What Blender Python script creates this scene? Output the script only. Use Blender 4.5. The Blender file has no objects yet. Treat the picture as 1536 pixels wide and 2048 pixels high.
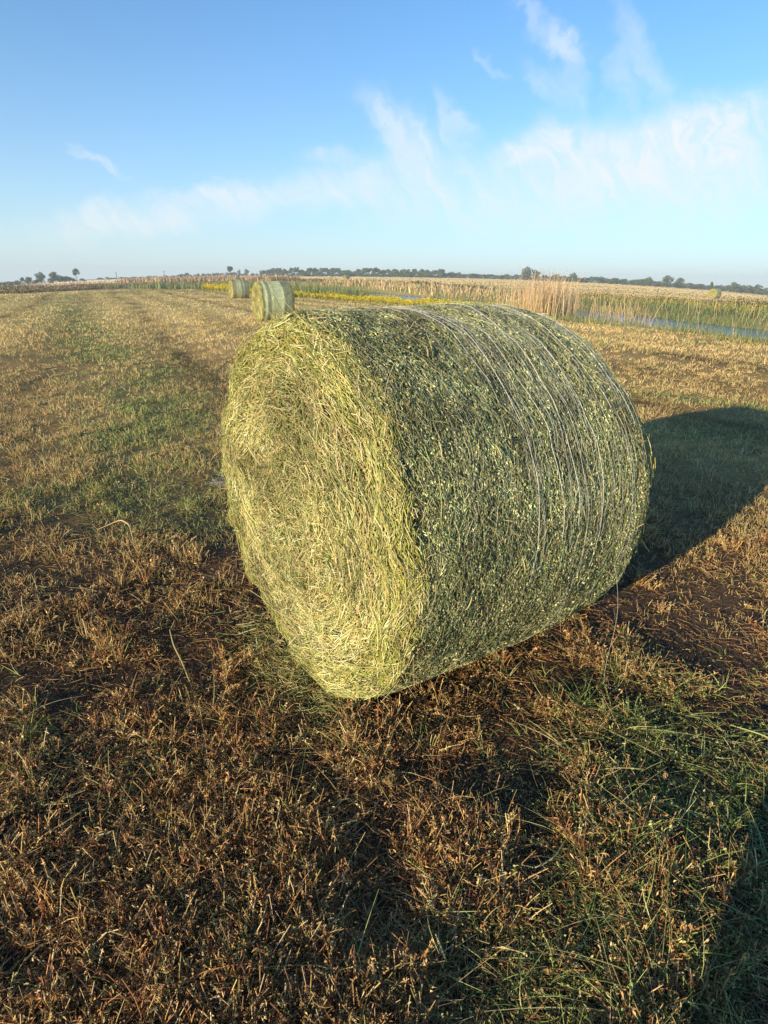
import bpy, math, random
import numpy as np
from math import sin, cos, tan, pi, radians, atan2, hypot
from mathutils import Matrix, Vector

random.seed(7)
rng = np.random.default_rng(7)
sc = bpy.context.scene
COL = sc.collection

# ------------------------------------------------------------------ camera
PITCH, ROLL, CAM_H = 0.37978, 0.01315, 1.572
cp, sp, cr, sr = cos(PITCH), sin(PITCH), cos(ROLL), sin(ROLL)
fw = Vector((0, cp, -sp)); up0 = Vector((0, sp, cp)); rt0 = Vector((1, 0, 0))
rt = rt0 * cr + up0 * sr; upv = -rt0 * sr + up0 * cr
camd = bpy.data.cameras.new('camera'); cam = bpy.data.objects.new('camera', camd); COL.objects.link(cam)
camd.sensor_fit = 'HORIZONTAL'; camd.sensor_width = 36; camd.lens = 36 * 1162.2 / 1536
camd.clip_start = 0.05; camd.clip_end = 8000
cam.matrix_world = Matrix(((rt.x, upv.x, -fw.x, 0), (rt.y, upv.y, -fw.y, 0), (rt.z, upv.z, -fw.z, CAM_H), (0, 0, 0, 1)))
sc.camera = cam

# ------------------------------------------------------------------ light
SUN_AZ, SUN_EL = 41.0, 12.0            # direction in which the light travels, clockwise from +Y
az, el = radians(SUN_AZ), radians(SUN_EL)
to_sun = Vector((-sin(az) * cos(el), -cos(az) * cos(el), sin(el)))
sun = bpy.data.lights.new('sun', 'SUN'); sun.energy = 5.0; sun.angle = radians(0.5); sun.color = (1.0, 0.79, 0.52)
so = bpy.data.objects.new('sun', sun); COL.objects.link(so)
so.rotation_euler = to_sun.to_track_quat('Z', 'Y').to_euler()
so.location = (-20, -25, 20)

sc.view_settings.view_transform = 'Standard'; sc.view_settings.look = 'None'
sc.view_settings.gamma = 1; sc.view_settings.exposure = 0.62
sc.view_settings.use_curve_mapping = False
sc.cycles.max_bounces = 5; sc.cycles.diffuse_bounces = 3; sc.cycles.glossy_bounces = 2
sc.cycles.transmission_bounces = 3; sc.cycles.transparent_max_bounces = 4; sc.cycles.volume_bounces = 0

world = bpy.data.worlds.new('World'); sc.world = world; world.use_nodes = True
nt = world.node_tree; nt.nodes.clear(); N = nt.nodes; Lk = nt.links
def wn(t, **k):
    n = N.new(t)
    for a, b in k.items(): setattr(n, a, b)
    return n
def wm(op, a, b=None, c=None, clamp=False):
    n = N.new('ShaderNodeMath'); n.operation = op; n.use_clamp = clamp
    for i, v in enumerate((a, b, c)):
        if v is None: continue
        if isinstance(v, (int, float)): n.inputs[i].default_value = v
        else: Lk.new(v, n.inputs[i])
    return n.outputs[0]
out = wn('ShaderNodeOutputWorld'); bg = wn('ShaderNodeBackground'); Lk.new(bg.outputs[0], out.inputs[0])
sky = wn('ShaderNodeTexSky', sky_type='NISHITA', sun_disc=False, sun_elevation=el, sun_rotation=radians(SUN_AZ + 180),
         altitude=0, air_density=1.0, dust_density=0.0, ozone_density=6.0)
SKY_STRENGTH = 0.15
HORIZON = (3.25, 3.78, 4.15, 1)
tc = wn('ShaderNodeTexCoord'); sep = wn('ShaderNodeSeparateXYZ'); Lk.new(tc.outputs['Generated'], sep.inputs[0])
azn = wm('MULTIPLY', wm('ARCTAN2', sep.outputs[0], sep.outputs[1]), 57.2958)
eln = wm('MULTIPLY', wm('ARCSINE', sep.outputs[2]), 57.2958)
cmb = wn('ShaderNodeCombineXYZ'); Lk.new(azn, cmb.inputs[0]); Lk.new(eln, cmb.inputs[1])
# domain warp
nz = wn('ShaderNodeTexNoise'); nz.inputs['Scale'].default_value = 0.28; nz.inputs['Detail'].default_value = 5; nz.inputs['Roughness'].default_value = 0.6
Lk.new(cmb.outputs[0], nz.inputs['Vector'])
vs = wn('ShaderNodeVectorMath', operation='SUBTRACT'); Lk.new(nz.outputs['Color'], vs.inputs[0]); vs.inputs[1].default_value = (0.5, 0.5, 0.5)
vm = wn('ShaderNodeVectorMath', operation='MULTIPLY'); Lk.new(vs.outputs[0], vm.inputs[0]); vm.inputs[1].default_value = (6.0, 3.6, 0)
va = wn('ShaderNodeVectorMath', operation='ADD'); Lk.new(cmb.outputs[0], va.inputs[0]); Lk.new(vm.outputs[0], va.inputs[1])
CLOUDS = [(-20.2,4.4,9.5,1.7,9,0.70), (-15.2,6.5,6.0,1.1,7,0.55), (-6.8,6.9,9.5,1.9,10,0.62), (-23.4,8.1,2.3,0.5,-25,0.60), (-5.0,9.9,3.3,0.9,-3,0.38),
 (0.9,11.4,4.6,1.4,-39,0.55), (2.7,9.6,4.6,2.8,-26,0.55), (5.5,12.2,3.0,1.2,-53,0.5), (12.6,10.2,3.9,1.8,7,0.72), (17.5,9.0,10.5,3.1,-3,0.72),
 (22.4,10.9,4.7,2.0,10,0.68), (27.0,11.2,4.6,2.2,-1,0.72), (26.7,8.2,8.5,3.8,-4,0.68), (11.7,6.6,22.0,3.6,-2,0.58), (13.0,17.2,3.4,0.9,-24,0.36),
 (14.5,15.3,3.6,1.0,-62,0.34), (10.5,18.9,1.8,0.7,-49,0.30), (19.7,15.4,4.6,1.5,-58,0.34), (8.1,15.9,2.0,0.45,-31,0.26), (18.1,14.2,3.6,1.0,-70,0.30), (13.3,14.0,3.2,1.2,-40,0.26),
 (75,14,22,6,12,0.5), (-70,12,20,4,8,0.4), (150,16,30,5,5,0.35)]
acc = None
for (a, e, ra, rb, an, st) in CLOUDS:
    mp = wn('ShaderNodeMapping', vector_type='TEXTURE')
    mp.inputs['Location'].default_value = (a, e, 0); mp.inputs['Rotation'].default_value = (0, 0, radians(an)); mp.inputs['Scale'].default_value = (ra, rb, 1)
    Lk.new(va.outputs[0], mp.inputs['Vector'])
    ln = wn('ShaderNodeVectorMath', operation='LENGTH'); Lk.new(mp.outputs[0], ln.inputs[0])
    mr = wn('ShaderNodeMapRange', interpolation_type='SMOOTHERSTEP')
    mr.inputs['From Min'].default_value = 1.35; mr.inputs['From Max'].default_value = 0.0
    mr.inputs['To Min'].default_value = 0; mr.inputs['To Max'].default_value = st
    Lk.new(ln.outputs['Value'], mr.inputs['Value'])
    acc = mr.outputs[0] if acc is None else wm('SUBTRACT', wm('ADD', acc, mr.outputs[0]), wm('MULTIPLY', acc, mr.outputs[0]))
# fibrous streaks drawn out down and to the right
mp = wn('ShaderNodeMapping', vector_type='TEXTURE'); mp.inputs['Rotation'].default_value = (0, 0, radians(-52)); mp.inputs['Scale'].default_value = (7.5, 1.5, 1)
Lk.new(va.outputs[0], mp.inputs['Vector'])
n2 = wn('ShaderNodeTexNoise'); n2.inputs['Scale'].default_value = 1.3; n2.inputs['Detail'].default_value = 7; n2.inputs['Roughness'].default_value = 0.62
Lk.new(mp.outputs[0], n2.inputs['Vector'])
fib = wn('ShaderNodeMapRange'); fib.inputs['From Min'].default_value = 0.34; fib.inputs['From Max'].default_value = 0.66; fib.inputs['To Min'].default_value = 0.5; fib.inputs['To Max'].default_value = 1.2
Lk.new(n2.outputs['Fac'], fib.inputs['Value'])
# broader billows so that blue shows between the streaks
n3 = wn('ShaderNodeTexNoise'); n3.inputs['Scale'].default_value = 0.20; n3.inputs['Detail'].default_value = 5; n3.inputs['Roughness'].default_value = 0.55
mp3 = wn('ShaderNodeMapping', vector_type='TEXTURE'); mp3.inputs['Rotation'].default_value = (0, 0, radians(8)); mp3.inputs['Scale'].default_value = (2.2, 0.75, 1)
Lk.new(va.outputs[0], mp3.inputs['Vector']); Lk.new(mp3.outputs[0], n3.inputs['Vector'])
bil = wn('ShaderNodeMapRange', interpolation_type='SMOOTHSTEP'); bil.inputs['From Min'].default_value = 0.32; bil.inputs['From Max'].default_value = 0.66; bil.inputs['To Min'].default_value = 0.85; bil.inputs['To Max'].default_value = 1.2
Lk.new(n3.outputs['Fac'], bil.inputs['Value'])
dens = wm('MULTIPLY', wm('MULTIPLY', acc, fib.outputs[0]), bil.outputs[0], clamp=True)
mixc = wn('ShaderNodeMix', data_type='RGBA', blend_type='MIX')
# pale moist layer low over the horizon
hz = wm('EXPONENT', wm('MULTIPLY', wm('MAXIMUM', sep.outputs[2], 0.0), -6.5))
hmix = wn('ShaderNodeMix', data_type='RGBA', blend_type='MIX'); hmix.inputs[7].default_value = HORIZON
hs = wn('ShaderNodeHueSaturation'); hs.inputs['Saturation'].default_value = 1.0; hs.inputs['Value'].default_value = 1.0
gain = wn('ShaderNodeVectorMath', operation='MULTIPLY'); Lk.new(sky.outputs[0], gain.inputs[0]); gain.inputs[1].default_value = (1.04, 1.13, 1.05)
Lk.new(gain.outputs[0], hs.inputs['Color'])
Lk.new(wm('MULTIPLY', hz, 0.85), hmix.inputs['Factor']); Lk.new(hs.outputs[0], hmix.inputs[6])
Lk.new(dens, mixc.inputs['Factor']); Lk.new(hmix.outputs[2], mixc.inputs[6]); mixc.inputs[7].default_value = (3.9, 4.16, 4.32, 1)
Lk.new(mixc.outputs[2], bg.inputs['Color']); bg.inputs['Strength'].default_value = SKY_STRENGTH

# ------------------------------------------------------------------ helpers
def tag(o, label=None, cat=None, group=None, kind=None):
    if label: o['label'] = label
    if cat: o['category'] = cat
    if group: o['group'] = group
    if kind: o['kind'] = kind
    return o
def empty(name, loc=(0, 0, 0), rz=0):
    o = bpy.data.objects.new(name, None); COL.objects.link(o); o.location = loc; o.rotation_euler = (0, 0, rz); o.empty_display_size = 0.1
    return o

_perm = np.random.default_rng(3).random((256, 256))
def vnoise(x, y, s=1.0, seed=0):
    x = np.asarray(x, float) / s + seed * 17.31; y = np.asarray(y, float) / s + seed * 9.77
    xi = np.floor(x).astype(int); yi = np.floor(y).astype(int); fx = x - xi; fy = y - yi
    fx = fx * fx * (3 - 2 * fx); fy = fy * fy * (3 - 2 * fy)
    g = lambda i, j: _perm[i & 255, j & 255]
    return (g(xi, yi) * (1 - fx) + g(xi + 1, yi) * fx) * (1 - fy) + (g(xi, yi + 1) * (1 - fx) + g(xi + 1, yi + 1) * fx) * fy
def fbm(x, y, s=1.0, seed=0, o=4, r=0.5):
    t = 0; a = 1; n = 0
    for i in range(o):
        t = t + a * vnoise(x, y, s / 2 ** i, seed + i); n += a; a *= r
    return t / n
def sstep(a, b, x):
    t = np.clip((x - a) / (b - a), 0, 1); return t * t * (3 - 2 * t)
def pal(colors, n, jit=0.15, p=None, g=None):
    g = g or rng
    c = np.array(colors)[g.choice(len(colors), n, p=p)]
    return np.clip(c * (1 + g.normal(0, jit, (n, 1))) * (1 + g.normal(0, 0.05, (n, 3))), 0.002, 0.95)

class Geo:
    """gathers point arrays with a colour per point and builds one mesh"""
    def __init__(s): s.v = []; s.c = []; s.q = []; s.t = []; s.n = 0
    def add(s, V, F, C):
        # V (N,k,3), F (m,3|4) template, C (N,3) or (N,k,3)
        V = np.asarray(V, float); n, k = V.shape[:2]; F = np.asarray(F)
        if n == 0: return
        C = np.asarray(C, float)
        if C.ndim == 1: C = np.broadcast_to(C, (n, 3))
        if C.ndim == 2: C = np.broadcast_to(C[:, None], (n, k, 3))
        s.v.append(V.reshape(-1, 3)); s.c.append(C.reshape(-1, 3))
        idx = (F[None] + (s.n + np.arange(n) * k)[:, None, None]).reshape(-1, F.shape[1])
        (s.q if F.shape[1] == 4 else s.t).append(idx); s.n += n * k
    def ribbon(s, P, W, w, C):
        # P (N,m,3) path, W (N,3) side vector, w (N,m) or (N,1) width
        n, m = P.shape[:2]
        o = W[:, None] * (np.broadcast_to(w, (n, m)) * 0.5)[..., None]
        V = np.concatenate([P - o, P + o], 1)
        i = np.arange(m - 1)
        s.add(V, np.stack([i, i + 1, i + 1 + m, i + m], 1), C)
    def tube(s, P, r, C, sides=3, g=None):
        n, m = P.shape[:2]; g = g or rng
        d = P[:, -1] - P[:, 0]; d = d / (np.linalg.norm(d, axis=1, keepdims=True) + 1e-9)
        a = g.normal(size=(n, 3)); a = np.cross(d, a); a /= np.linalg.norm(a, axis=1, keepdims=True) + 1e-9
        b = np.cross(d, a)
        r = np.broadcast_to(r, (n, m))
        R = []
        for k in range(sides):
            t = 2 * pi * k / sides
            R.append(P + (a * cos(t) + b * sin(t))[:, None] * r[..., None])
        V = np.concatenate(R, 1); F = []
        for k in range(sides):
            k2 = (k + 1) % sides
            for i in range(m - 1): F.append((k * m + i, k * m + i + 1, k2 * m + i + 1, k2 * m + i))
        s.add(V, F, C)
    def leaf(s, P, D, U, L, w, C, fold=0.35):
        # folded diamond leaflet: P centre, D length dir, U normal
        S = np.cross(D, U); L = np.asarray(L)[:, None]; w = np.asarray(w)[:, None]
        V = np.stack([P - D * L * .5, P + S * w * .5 + U * w * fold, P + D * L * .5, P - S * w * .5 + U * w * fold], 1)
        s.add(V, [(0, 1, 2), (0, 2, 3)], C)
    def build(s, name, mat, parent=None, smooth=False):
        me = bpy.data.meshes.new(name)
        V = np.concatenate(s.v).astype(np.float32); C = np.concatenate(s.c).astype(np.float32)
        Q = np.concatenate(s.q) if s.q else np.zeros((0, 4), int); T = np.concatenate(s.t) if s.t else np.zeros((0, 3), int)
        me.vertices.add(len(V)); me.vertices.foreach_set('co', V.ravel())
        me.loops.add(Q.size + T.size); me.loops.foreach_set('vertex_index', np.concatenate([Q.ravel(), T.ravel()]).astype(np.int32))
        st = np.concatenate([np.arange(len(Q)) * 4, Q.size + np.arange(len(T)) * 3]).astype(np.int32)
        me.polygons.add(len(Q) + len(T)); me.polygons.foreach_set('loop_start', st)
        me.update(calc_edges=True)
        if smooth: me.polygons.foreach_set('use_smooth', np.ones(len(st), bool))
        at = me.attributes.new('col', 'FLOAT_COLOR', 'POINT')
        at.data.foreach_set('color', np.concatenate([C, np.ones((len(C), 1), np.float32)], 1).ravel())
        me.materials.append(mat)
        o = bpy.data.objects.new(name, me); COL.objects.link(o)
        if parent: o.parent = parent
        return o

def unit(v): return v / (np.linalg.norm(v, axis=-1, keepdims=True) + 1e-9)
def rdir(n, g=None): return unit((g or rng).normal(size=(n, 3)))

def mat(name, rough=0.75, spec=0.3, trans=0.0, noise=None, bump=None, noise_amt=0.35, mottle=None):
    """procedural: the part's own colour attribute times fine object-space noise"""
    m = bpy.data.materials.new(name); m.use_nodes = True; t = m.node_tree; n = t.nodes; l = t.links
    b = n['Principled BSDF']; b.inputs['Roughness'].default_value = rough; b.inputs['Specular IOR Level'].default_value = spec
    a = n.new('ShaderNodeAttribute'); a.attribute_name = 'col'; c = a.outputs['Color']
    tcn = n.new('ShaderNodeTexCoord')
    if noise:
        z = n.new('ShaderNodeTexNoise'); z.inputs['Scale'].default_value = noise; z.inputs['Detail'].default_value = 6; z.inputs['Roughness'].default_value = 0.7
        l.new(tcn.outputs['Object'], z.inputs['Vector'])
        r = n.new('ShaderNodeMapRange'); r.inputs['From Min'].default_value = .3; r.inputs['From Max'].default_value = .7
        r.inputs['To Min'].default_value = 1 - noise_amt; r.inputs['To Max'].default_value = 1 + noise_amt
        l.new(z.outputs['Fac'], r.inputs['Value'])
        x = n.new('ShaderNodeMix'); x.data_type = 'RGBA'; x.blend_type = 'MULTIPLY'; x.inputs['Factor'].default_value = 1
        l.new(c, x.inputs[6]); l.new(r.outputs[0], x.inputs[7]); c = x.outputs[2]
        if bump:
            bp = n.new('ShaderNodeBump'); bp.inputs['Strength'].default_value = bump[0]; bp.inputs['Distance'].default_value = bump[1]
            l.new(z.outputs['Fac'], bp.inputs['Height']); l.new(bp.outputs[0], b.inputs['Normal'])
    l.new(c, b.inputs['Base Color'])
    if trans > 0:
        tr = n.new('ShaderNodeBsdfTranslucent'); l.new(c, tr.inputs['Color'])
        mx = n.new('ShaderNodeMixShader'); mx.inputs[0].default_value = trans
        l.new(b.outputs[0], mx.inputs[1]); l.new(tr.outputs[0], mx.inputs[2]); l.new(mx.outputs[0], n['Material Output'].inputs[0])
    return m
M_ground = mat('field_soil', 0.95, 0.1, noise=34.0, bump=(1.0, 0.02), noise_amt=0.5)
M_straw = mat('dry_straw', 0.6, 0.35, trans=0.12)
M_leafy = mat('hay_leaf', 0.5, 0.45, trans=0.2)
M_grass = mat('green_grass', 0.55, 0.35, trans=0.25)
M_core = mat('hay_core', 0.9, 0.1, noise=60, bump=(1, 0.02), noise_amt=0.5)
M_twine = mat('twine', 0.45, 0.5)
M_tree = mat('tree_foliage', 0.8, 0.1, trans=0.15)
M_bark = mat('bark', 0.9, 0.1, noise=4, noise_amt=0.3)

# ------------------------------------------------------------------ terrain
# near bank of the canal (field edge) and its far waterline, as x over y
A_Y = [2, 8, 15.9, 19.7, 23, 25, 33, 46, 55, 72, 81.5, 90, 110, 140]
A_X = [15.5, 12.5, 10.1, 9.7, 8.8, 7.7, 4.3, -1.3, -7.9, -18.7, -24.5, -35.4, -75, -140]
B_Y = [2, 20, 31, 36, 44, 51, 70, 86, 110, 130, 150, 170, 200]
B_X = [28, 22, 19.4, 18.7, 18.3, 16, 11.5, 6, -1, -9, -20, -40, -90]
def ax_(y): return np.interp(y, A_Y, A_X)
def bx_(y): return np.interp(y, B_Y, B_X)
def crown(x, y):
    d = np.hypot(x, y)
    t = np.where(y > 0.05, np.abs(x) / np.maximum(y, 0.05), 9.0)
    t = np.minimum(t, 0.75)
    return (10 - 63.6 * t * t) / 1348 * d * sstep(45, 130, d)
def ground_z(x, y):
    x = np.asarray(x, float); y = np.asarray(y, float)
    d = np.hypot(x, y)
    z = (fbm(x, y, 0.5, 1, 3) - 0.5) * 0.05 * sstep(0, 1, 14 / (d + 1)) + (fbm(x, y, 6, 5, 3) - 0.5) * 0.10 * sstep(3, 14, d)
    ia = (x - ax_(y)) * 0.75 - 1.2         # metres past the top of the near bank
    ib = (bx_(y) - x) * 0.85 + 0.6
    dep = np.minimum(sstep(0, 2.2, ia), sstep(0, 2.5, ib)) * (y > 1) * (y < 190)
    return z + crown(x, y) - dep * 1.0
def field_cols(x, y):
    """albedo of the soil and cover over the place, and how green it is"""
    d = np.hypot(x, y)
    g = sstep(0.56, 0.80, fbm(x, y, 1.3, 13, 4)) * 0.6 * sstep(0, 1.2, d)
    # cut windrow strip running away on the left of the near bale
    lx = np.interp(y, [0, 3.5, 5.5, 10.7, 12, 23.3, 55], [-0.6, -1.25, -2.2, -4.3, -5.6, -12.0, -29])
    wd = np.interp(y, [0, 4, 12, 25, 60], [0.5, 0.75, 1.2, 1.6, 3.0])
    g = np.maximum(g * 0.75, np.exp(-((x - lx) / wd) ** 2) * sstep(3.1, 4.0, y) * (0.55 + 0.9 * sstep(.3, .65, fbm(x, y, 0.7, 21, 3))) * (1 - 0.35 * sstep(6, 20, d)))
    g = np.maximum(g, 0.9 * np.exp(-((x + 2.1 - (y - 4.15) * 0.1) / 1.1) ** 2 - ((y - 4.15) / 0.42) ** 2))
    g = np.maximum(g, 0.95 * np.exp(-((x - 4.9) / 1.3) ** 2 - ((y - 8.1 + (x - 4.9) * 0.75) / 0.55) ** 2))
    g = np.maximum(g, 0.85 * np.exp(-((x - 1.15) / 0.42) ** 2 - ((y - 1.55) / 0.5) ** 2))
    far = sstep(25, 60, d) * sstep(0.42, 0.6, fbm(x, y * 0.35, 9, 31, 4)) * 0.4
    return np.clip(np.maximum(g, far), 0, 1)

def rows(x, y):
    """paler and darker strips left by the mower, running off towards the far left"""
    c = x + 0.47 * y + 0.25 * np.sin(y * 0.13)
    d = np.hypot(x, y)
    return 1 + (0.16 * np.sin(c * 2 * pi / 2.9 + 0.8) * (fbm(x, y, 3, 81, 3) + .4) - 0.42 * sstep(.35, .6, fbm(x, y, 1.1, 83, 2)) * np.exp(-((np.mod(c + 1.0, 5.8) - 2.9) / 0.26) ** 2)) * sstep(2.5, 7, d)
def build_ground():
    th = np.concatenate([np.radians(np.linspace(-48, 48, 620)), np.radians(np.linspace(48, 312, 110))[1:-1]])
    r = np.concatenate([[0.02], np.geomspace(0.25, 60, 330), np.geomspace(62, 1500, 120)])
    R, T = np.meshgrid(r, th, indexing='ij')
    X = R * np.sin(T); Y = R * np.cos(T); Z = ground_z(X, Y)
    gr = field_cols(X, Y); d = R
    soil = np.array([0.085, 0.056, 0.036]); litter = np.array([0.42, 0.27, 0.10]); tan_ = np.array([0.66, 0.47, 0.17]); green = np.array([0.15, 0.155, 0.055])
    near = (1 - sstep(2.5, 7.5, d))[..., None]
    base = (soil * (0.6 + 0.8 * fbm(X, Y, 0.4, 41)[..., None])) * near + (litter * (1 - sstep(8, 30, d))[..., None] + tan_ * sstep(8, 30, d)[..., None]) * (1 - near)
    base = base * (0.75 + 0.5 * fbm(X, Y, 2.2, 51, 4)[..., None]) * (0.85 + 0.3 * fbm(X * 0.3 + Y * 0.1, Y, 7, 52, 3)[..., None])
    base = base * rows(X, Y)[..., None]
    base = base * (1 - gr * 0.75 * (1 - near[..., 0]))[..., None] + green * (gr * 0.75 * (1 - near[..., 0]))[..., None]
    # beyond the canal: pinkish dry meadow on the left, pale stubble on the right and centre
    ang = np.degrees(T); beyond = ((X > bx_(Y)) & (Y > 0)) | (Y > 150) | (X < -38)
    beyond = beyond & (d > 30)
    pink = np.array([0.38, 0.28, 0.18]); pale = np.array([0.44, 0.34, 0.17]); olive = np.array([0.20, 0.19, 0.085])
    m = fbm(X, Y, 30, 61, 4)[..., None]
    leftness = sstep(-8, -16, ang)[..., None]
    fc = (pink * leftness + pale * (1 - leftness)) * (0.75 + 0.5 * m)
    st = sstep(0.45, 0.6, fbm(X * 0.4, Y, 38, 62, 3))[..., None] * sstep(60, 200, d)[..., None] * 0.5
    fc = fc * (1 - st) + olive * st
    base = np.where(beyond[..., None], fc, base)
    # pale dirt road across the left, beyond the ditch
    road = np.exp(-((Y + 0.15 * X - 118) / 3.2) ** 2) * (X < -30)
    base = base * (1 - road[..., None]) + np.array([0.5, 0.42, 0.28]) * road[..., None]
    # canal bed and banks
    inc = (X - ax_(Y) > 1.2) & (bx_(Y) - X > -1) & (Y > 1) & (Y < 190)
    base = np.where(inc[..., None], np.where((Z > -0.62)[..., None], np.array([0.30, 0.27, 0.11]), np.array([0.10, 0.085, 0.045])) * (0.7 + 0.6 * m), base)
    nr, na = R.shape
    V = np.stack([X, Y, Z], -1).reshape(-1, 3)
    i, j = np.meshgrid(np.arange(nr - 1), np.arange(na), indexing='ij'); j2 = (j + 1) % na
    F = np.stack([i * na + j, i * na + j2, (i + 1) * na + j2, (i + 1) * na + j], -1).reshape(-1, 4)[:, ::-1]
    G = Geo(); G.add(V[None], F, base.reshape(1, -1, 3)); o = G.build('ground', M_ground, smooth=True)
    tag(o, 'mown hay field with dry stubble, dark soil and canal banks', 'ground', kind='structure')
build_ground()

# water of the canal
def build_water():
    ys = np.linspace(2, 128, 90)
    L = np.stack([ax_(ys) + 1.0, ys, np.full_like(ys, -0.5)], 1); Rr = np.stack([bx_(ys) + 1.2, ys, np.full_like(ys, -0.5)], 1)
    V = np.concatenate([L, Rr]); n = len(ys); i = np.arange(n - 1)
    V[:, 2] += 0
    m = bpy.data.materials.new('canal_water'); m.use_nodes = True; t = m.node_tree; b = t.nodes['Principled BSDF']
    b.inputs['Base Color'].default_value = (0.10, 0.14, 0.16, 1); b.inputs['Roughness'].default_value = 0.22; b.inputs['IOR'].default_value = 1.33
    z = t.nodes.new('ShaderNodeTexNoise'); z.inputs['Scale'].default_value = 2.2; z.inputs['Detail'].default_value = 4
    c = t.nodes.new('ShaderNodeTexCoord'); t.links.new(c.outputs['Object'], z.inputs['Vector'])
    bp = t.nodes.new('ShaderNodeBump'); bp.inputs['Strength'].default_value = 0.9; bp.inputs['Distance'].default_value = 0.10
    t.links.new(z.outputs['Fac'], bp.inputs['Height']); t.links.new(bp.outputs[0], b.inputs['Normal'])
    G = Geo(); G.add(V[None], np.stack([i, i + n, i + n + 1, i + 1], 1), np.array([.05, .07, .08])); o = G.build('water', m)
    tag(o, 'still blue grey canal water between reedy banks', 'water', kind='structure')
build_water()

# ------------------------------------------------------------------ bales
YAW = 0.97432
def bale_frame(yaw):
    return np.array([sin(yaw), cos(yaw), 0.]), np.array([cos(yaw), -sin(yaw), 0.]), np.array([0., 0., 1.])
# colour sets (albedo)
FACE = [(0.60, 0.55, 0.24), (0.46, 0.46, 0.17), (0.74, 0.68, 0.37), (0.30, 0.35, 0.12), (0.54, 0.40, 0.18), (0.18, 0.20, 0.08)]
FACE_P = [.20, .20, .20, .15, .07, .18]
SIDE = [(0.29, 0.325, 0.15), (0.44, 0.475, 0.22), (0.60, 0.62, 0.31), (0.74, 0.73, 0.42), (0.12, 0.15, 0.085), (0.42, 0.31, 0.16)]
SIDE_P = [.29, .29, .19, .08, .10, .05]

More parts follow.
